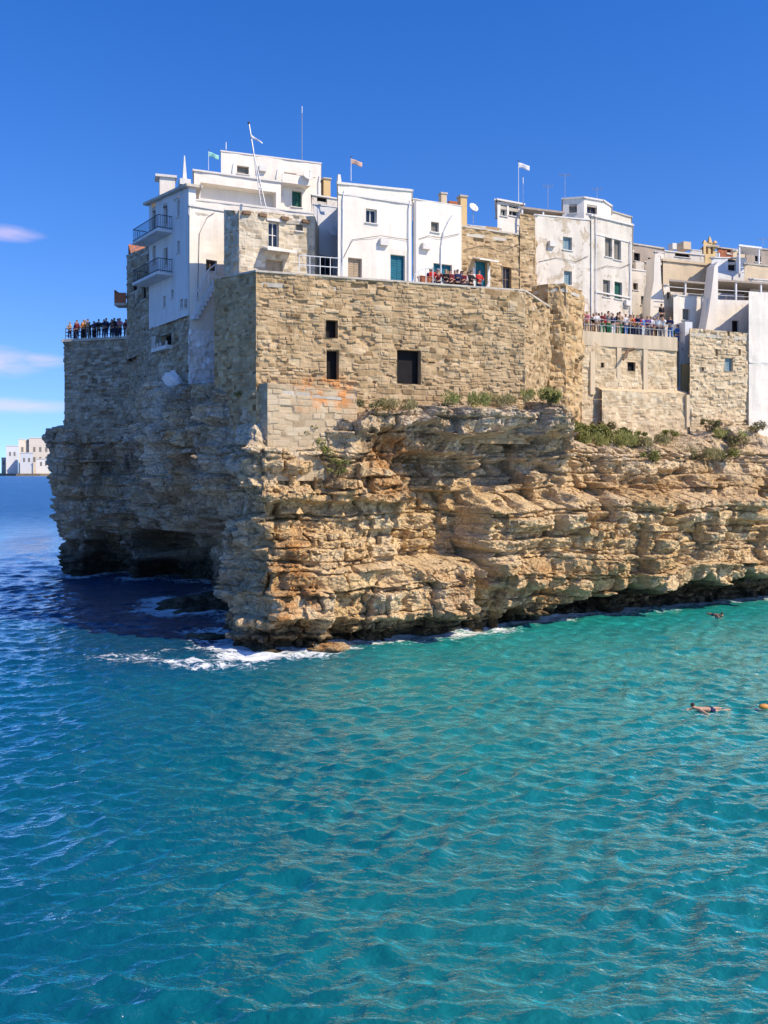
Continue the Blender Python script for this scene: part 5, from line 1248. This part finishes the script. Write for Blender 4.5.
M['hair'] = flat_mat('brown_hair', (0.045, 0.028, 0.018), 0.7, .2); M['hair_fair'] = flat_mat('fair_hair', (0.28, 0.19, 0.09), 0.7, .2); M['hair_grey'] = flat_mat('grey_hair', (0.30, 0.29, 0.28), 0.7, .2)
CLOTH = {'red': (0.50, 0.035, 0.03), 'navy': (0.02, 0.03, 0.09), 'white': (0.72, 0.72, 0.70), 'black': (0.018, 0.018, 0.02), 'pink': (0.62, 0.22, 0.26), 'orange': (0.60, 0.22, 0.06), 'tan': (0.42, 0.30, 0.19),
         'grey': (0.22, 0.22, 0.23), 'blue': (0.05, 0.16, 0.42), 'green': (0.05, 0.20, 0.10), 'yellow': (0.65, 0.46, 0.08), 'maroon': (0.20, 0.03, 0.04), 'purple': (0.16, 0.08, 0.25)}
for k, c in CLOTH.items(): M['cloth_' + k] = flat_mat(k + '_cloth', c, 0.9, 0.12, 12)
ARMS = {'stand': ((.22, .03, 1.15), (.235, -.07, .93)), 'lean': ((.25, -.10, 1.20), (.11, -.31, 1.09)), 'phone': ((.25, -.16, 1.22), (.07, -.36, 1.46)), 'hips': ((.37, .07, 1.18), (.20, -.04, 1.02)), 'cross': ((.25, -.06, 1.17), (.02, -.20, 1.16))}
def person_meshes(pose, step):
    el_, wr_ = (Vector(a) for a in ARMS[pose])
    N = [((0, 0, .94), (.155, .115)), ((0, 0, 1.10), (.135, .10)), ((0, 0, 1.30), (.165, .115)), ((0, 0, 1.43), (.10, .08)), ((0, -.005, 1.51), .052), ((0, -.02, 1.57), (.068, .075)), ((0, -.015, 1.65), (.078, .095)), ((0, -.01, 1.71), (.06, .075))]
    E = [(i, i + 1) for i in range(7)]; fin = MB()
    for s in (-1, 1):
        b = len(N); e_ = Vector((s * el_.x, el_.y, el_.z)); w_ = Vector((s * wr_.x, wr_.y, wr_.z)); d = (w_ - e_).normalized(); hnd = w_ + d * .09
        N += [((s * .175, 0, 1.41), .058), (tuple(e_), .043), (tuple(w_), .030), (tuple(hnd), (.036, .022))]
        E += [(3, b), (b, b + 1), (b + 1, b + 2), (b + 2, b + 3)]
        sd = d.cross(Vector((0, 1, .3))).normalized(); cu = d.cross(sd)
        for j, (o_, l_) in enumerate(((-.03, .075), (-.01, .085), (.01, .08), (.03, .062))):
            r0 = hnd + sd * o_ + d * .01; fin.tube([r0, r0 + d * l_ * .5, r0 + d * l_ * .85 + cu * l_ * .35], [.0095, .0085, .0065], 5)
        r0 = w_ + d * .05 + sd * -.032 * s; fin.tube([r0, r0 + d * .035 - sd * s * .03, r0 + d * .07 - sd * s * .035], [.011, .010, .008], 5)
        b = len(N); k_ = step * s
        N += [((s * .09, 0, .86), .092), ((s * .10, -.02 + k_ * .05, .49), .062), ((s * .105, .02 + k_ * .09, .09), .042), ((s * .12, -.12 + k_ * .09, .045), (.042, .03))]
        E += [(0, b), (b, b + 1), (b + 1, b + 2), (b + 2, b + 3)]
    fin.ball((0, -.118, 1.635), .016, 6, 0, (.8, 1, 1.4))
    for s in (-1, 1): fin.ball((s * .032, -.098, 1.66), .010, 6, 1); fin.ball((s * .082, -.01, 1.64), .024, 6, 0, (.4, .8, 1.2))
    fin.ball((0, -.098, 1.585), .018, 6, 2, (1.2, .5, .35))
    body = skin_mesh('person', N, E, 1, fin, (M['skin'], M['eye'], M['lips']))
    SN = [((0, 0, .90), (.178, .138)), ((0, 0, 1.10), (.158, .122)), ((0, 0, 1.30), (.185, .135)), ((0, 0, 1.435), (.11, .09))]; SE = [(0, 1), (1, 2), (2, 3)]
    for s in (-1, 1):
        b = len(SN); e_ = Vector((s * el_.x, el_.y, el_.z)); w_ = Vector((s * wr_.x, wr_.y, wr_.z)); sh_ = Vector((s * .18, 0, 1.41))
        SN += [(tuple(sh_), .072), (tuple(e_), .056), (tuple(e_.lerp(w_, .7)), .044)]; SE += [(2, b), (b, b + 1), (b + 1, b + 2)]
    shirt = skin_mesh('top', SN, SE, 1, None, (M['cloth_white'],))
    TN = [((0, 0, .97), (.165, .125))]; TE = []
    for s in (-1, 1):
        b = len(TN); k_ = step * s
        TN += [((s * .092, 0, .84), .105), ((s * .10, -.02 + k_ * .05, .49), .078), ((s * .105, .02 + k_ * .09, .12), .06)]; TE += [(0, b), (b, b + 1), (b + 1, b + 2)]
    trous = skin_mesh('trousers', TN, TE, 1, None, (M['cloth_navy'],))
    hb = MB(); hb.ball((0, .012, 1.685), .098, 12, 0, (.92, 1.08, .85)); hb.ball((0, .05, 1.61), .075, 10, 0, (1, .8, 1.0))
    hair = bpy.data.meshes.new('hair'); hair.from_pydata(hb.v, [], hb.f); hair.materials.append(M['hair']); hair.polygons.foreach_set('use_smooth', [True] * len(hb.f))
    return body, shirt, trous, hair
PROTO = {}
ORD = 'leftmost second third fourth fifth sixth seventh eighth ninth tenth eleventh twelfth thirteenth fourteenth fifteenth sixteenth seventeenth eighteenth nineteenth twentieth'.split()
ORD += ['twenty-' + o for o in 'first second third fourth fifth sixth seventh eighth ninth'.split()] + ['thirtieth'] + ['thirty-' + o for o in 'first second third fourth fifth sixth'.split()]
def person(loc, rz, top, bottom, hair, pose, scale, label, group, step=0.5):
    if pose not in PROTO: PROTO[pose] = person_meshes(pose, step)
    b_, s_, t_, h_ = PROTO[pose]
    r_ = bpy.data.objects.new('person', b_); COL.objects.link(r_); r_.location = loc; r_.rotation_euler = (0, 0, rz); r_.scale = (scale,) * 3
    tag(r_, label, 'person', group)
    for nm, me, m in (('top', s_, 'cloth_' + top), ('trousers', t_, 'cloth_' + bottom), ('hair', h_, hair)):
        c = bpy.data.objects.new(nm, me); COL.objects.link(c); c.parent = r_
        c.material_slots[0].link = 'OBJECT'; c.material_slots[0].material = M[m]
POSES = ('lean', 'stand', 'cross', 'phone', 'hips')
def crowd(spec, place, group, point, jit):
    rr = random.Random(len(spec) * 3 + 1)
    for i, (px, row, top, bot) in enumerate(sorted(spec)):
        pose = rr.choice(POSES) if row else rr.choice(('lean', 'lean', 'stand', 'phone', 'cross'))
        hair = rr.choice(('hair', 'hair', 'hair', 'hair_fair', 'hair_grey'))
        o_ = 'leftmost person, in' if i == 0 else None
        lab = ('leftmost person ' if i == 0 else 'person ') + 'in %s top and %s trousers' % (top, bot) + ('' if i == 0 else ', ' + ORD[i] + ' from the left') + ' ' + place
        person(point(px, row), rr.uniform(-.7, .7), top, bot, hair, pose, rr.uniform(.93, 1.06), lab, group)
f = ftl[0]
crowd([(69, 0, 'tan', 'navy'), (72.5, 1, 'red', 'black'), (76, 0, 'maroon', 'navy'), (80, 1, 'tan', 'black'), (83, 0, 'orange', 'black'), (87, 0, 'tan', 'grey'), (90.5, 1, 'grey', 'navy'), (98, 0, 'black', 'black'), (101.5, 1, 'navy', 'black'), (105.5, 0, 'navy', 'navy'),
       (109.5, 1, 'grey', 'black'), (113.5, 0, 'black', 'navy'), (117, 0, 'navy', 'black'), (121.5, 1, 'black', 'grey'), (125, 0, 'maroon', 'navy'), (70.8, 1, 'black', 'navy'), (78, 1, 'grey', 'black'), (85, 1, 'maroon', 'black'), (93, 0, 'navy', 'black'), (99.5, 1, 'grey', 'black'), (103.3, 0, 'black', 'navy'), (107.5, 1, 'white', 'black'), (111.5, 0, 'black', 'black'), (115.2, 1, 'navy', 'navy'), (119.2, 0, 'pink', 'navy'), (123.3, 1, 'navy', 'black')], 'on the far lookout', 'people on the far left lookout terrace',
      lambda px, row: f.p(f.s_of(px), 22.56, -.12 - row * .6), 0)
g_ = fV[0]
crowd([(584, 0, 'red', 'white'), (587.5, 1, 'maroon', 'white'), (591, 0, 'pink', 'tan'), (603.5, 1, 'black', 'tan'), (606, 0, 'maroon', 'green'), (609, 1, 'tan', 'black'), (612.5, 0, 'grey', 'green'), (617, 0, 'navy', 'white'), (620, 1, 'black', 'navy'),
       (624, 0, 'tan', 'green'), (627, 1, 'pink', 'navy'), (630, 0, 'white', 'blue'), (632.5, 1, 'navy', 'black'), (636, 0, 'red', 'navy'), (638.5, 1, 'white', 'black'), (641.5, 0, 'navy', 'grey'), (644, 1, 'yellow', 'navy'), (647, 0, 'blue', 'white'), (649.5, 1, 'black', 'black'),
       (652, 0, 'purple', 'grey'), (655, 0, 'white', 'navy'), (658, 1, 'red', 'black'), (662, 0, 'white', 'black'), (664.5, 1, 'pink', 'tan'), (667, 0, 'white', 'grey'), (671, 1, 'grey', 'navy'), (674.5, 0, 'navy', 'blue'), (593.5, 1, 'black', 'navy'), (600.5, 0, 'white', 'tan'), (615, 1, 'red', 'navy'), (622, 0, 'black', 'tan'), (634.5, 0, 'orange', 'black'), (643, 0, 'red', 'navy'), (653.5, 1, 'tan', 'black')], 'on the crowded terrace', 'people on the crowded right terrace',
      lambda px, row: g_.p(g_.s_of(px), 20.42, -.5 - row * .75), 0)
h_ = fg[0]
crowd([(675.6, 1, 'green', 'navy'), (677.6, 0, 'blue', 'blue'), (680, 1, 'maroon', 'navy'), (682, 0, 'black', 'black')], 'above the drain slot', 'people above the narrow drain slot',
      lambda px, row: Vector((*P2(px, 72.6 + row * .6), 20.05)), 0)
e_ = tf[0]
crowd([(437.5, 0, 'red', 'navy'), (440.5, 1, 'navy', 'black'), (443.5, 0, 'maroon', 'navy'), (448, 1, 'white', 'navy'), (451, 0, 'black', 'navy'), (455.5, 0, 'maroon', 'black'), (458, 1, 'pink', 'navy'), (463, 0, 'navy', 'black'), (465.5, 1, 'tan', 'navy'), (468.5, 0, 'maroon', 'navy'), (472, 1, 'grey', 'navy'), (476.5, 0, 'black', 'black'), (479, 1, 'white', 'grey'), (484.5, 0, 'red', 'navy')],
      'behind the bastion parapet', 'people behind the bastion parapet', lambda px, row: e_.p(e_.s_of(px), 21.08, -.7 - row * .7), 0)
# the lone figure standing higher by the stepped wall
person(Vector((*P2(661.5, 75.2), 22.3)), .3, 'black', 'black', 'hair', 'stand', 1.0, 'person dressed in black standing alone above the crowded terrace by the stepped white wall', None)
mb = MB(); c = P2(661.5, 75.4); mb.box((c.x, c.y, 20.3), (1.6, 1.2, 2.0), (1, .3)); tag(mb.build('wall_block', M['white_old'], loc=(c.x, c.y, 20.3)), 'white block carrying the lone standing figure beside the stepped wall', 'wall')

# swimmers and a float
def swimmer(label, px, py, rz, z):
    Y = yw(py); c = Vector(((px - CX) / F * Y, Y, z))
    N = [((.05, 0, .02), (.13, .10)), ((-.2, 0, .03), (.15, .10)), ((-.42, 0, .05), (.10, .09)), ((-.52, 0, .09), .052), ((-.62, 0, .15), (.08, .08)), ((-.68, 0, .21), (.07, .08)),
         ((-.40, .18, .04), .055), ((-.66, .30, -.04), .04), ((-.88, .22, -.10), .03), ((-.97, .2, -.12), (.035, .02)), ((-.36, -.2, .03), .055), ((-.20, -.42, -.06), .04), ((.02, -.45, -.14), .03), ((.1, -.44, -.16), (.035, .02)),
         ((.14, .09, 0), .09), ((.5, .11, .02), .06), ((.86, .10, -.03), .042), ((.98, .1, -.06), (.04, .02)), ((.14, -.09, 0), .09), ((.5, -.12, -.05), .06), ((.86, -.13, .02), .042), ((.98, -.13, 0), (.04, .02))]
    E = [(0, 1), (1, 2), (2, 3), (3, 4), (4, 5), (2, 6), (6, 7), (7, 8), (8, 9), (2, 10), (10, 11), (11, 12), (12, 13), (0, 14), (14, 15), (15, 16), (16, 17), (0, 18), (18, 19), (19, 20), (20, 21)]
    ex = MB()
    for hx, hy, hz in ((-.97, .2, -.12), (.1, -.44, -.16)):
        s_ = -1 if hx < 0 else 1
        for j in range(4): ex.tube([(hx + .02 * s_, hy - .03 + j * .02, hz), (hx + .1 * s_, hy - .036 + j * .024, hz - .01)], [.009, .006], 5)
        ex.tube([(hx - .04 * s_, hy + .03, hz), (hx + .01 * s_, hy + .07, hz)], [.011, .008], 5)
    ex.ball((-.735, 0, .18), .016, 6); ex.ball((-.725, .03, .205), .01, 6, 1); ex.ball((-.725, -.03, .205), .01, 6, 1)
    me = skin_mesh('person', N, E, 1, ex, (M['skin'], M['eye'], M['lips']))
    o = bpy.data.objects.new('person', me); COL.objects.link(o); o.location = c; o.rotation_euler = (0, 0, rz); tag(o, label, 'person', 'swimmers in the cove')
    hb = MB(); hb.ball((-.625, 0, .225), .092, 12, 0, (1, .95, .85)); hair = bpy.data.meshes.new('hair'); hair.from_pydata(hb.v, [], hb.f); hair.materials.append(M['hair'])
    h2 = bpy.data.objects.new('hair', hair); COL.objects.link(h2); h2.parent = o
    sw = skin_mesh('swim_shorts', [((.0, 0, .02), (.145, .115)), ((.15, .09, 0), .105), ((.34, .10, .01), .085), ((.15, -.09, 0), .105), ((.34, -.105, -.02), .085)], [(0, 1), (1, 2), (0, 3), (3, 4)], 1, None, (M['cloth_navy'],))
    s2 = bpy.data.objects.new('swim_shorts', sw); COL.objects.link(s2); s2.parent = o
swimmer('person swimming flat in the turquoise water towards the left', 707, 710.5, 0.1, .04)
swimmer('person swimming far off close to the undercut cliff, little more than a head', 716, 616, 1.9, .06)
c = Vector((*P2(764, yw(709)), .1)); t = thing('swim_float', 'orange swim float bobbing at the right edge', 'swim float', tuple(c))
mb = MB(); mb.ball(c, .16, 14, 0, (1.5, .8, .75)); mb.build('buoy', M['orange'], t, smooth=True)
mb = MB(); mb.tube([c + Vector((-.3, 0, .05)), c + Vector((-.42, .02, .0)), c + Vector((-.8, .1, -.1))], .012, 5); mb.build('strap', M['dark_metal'], t)
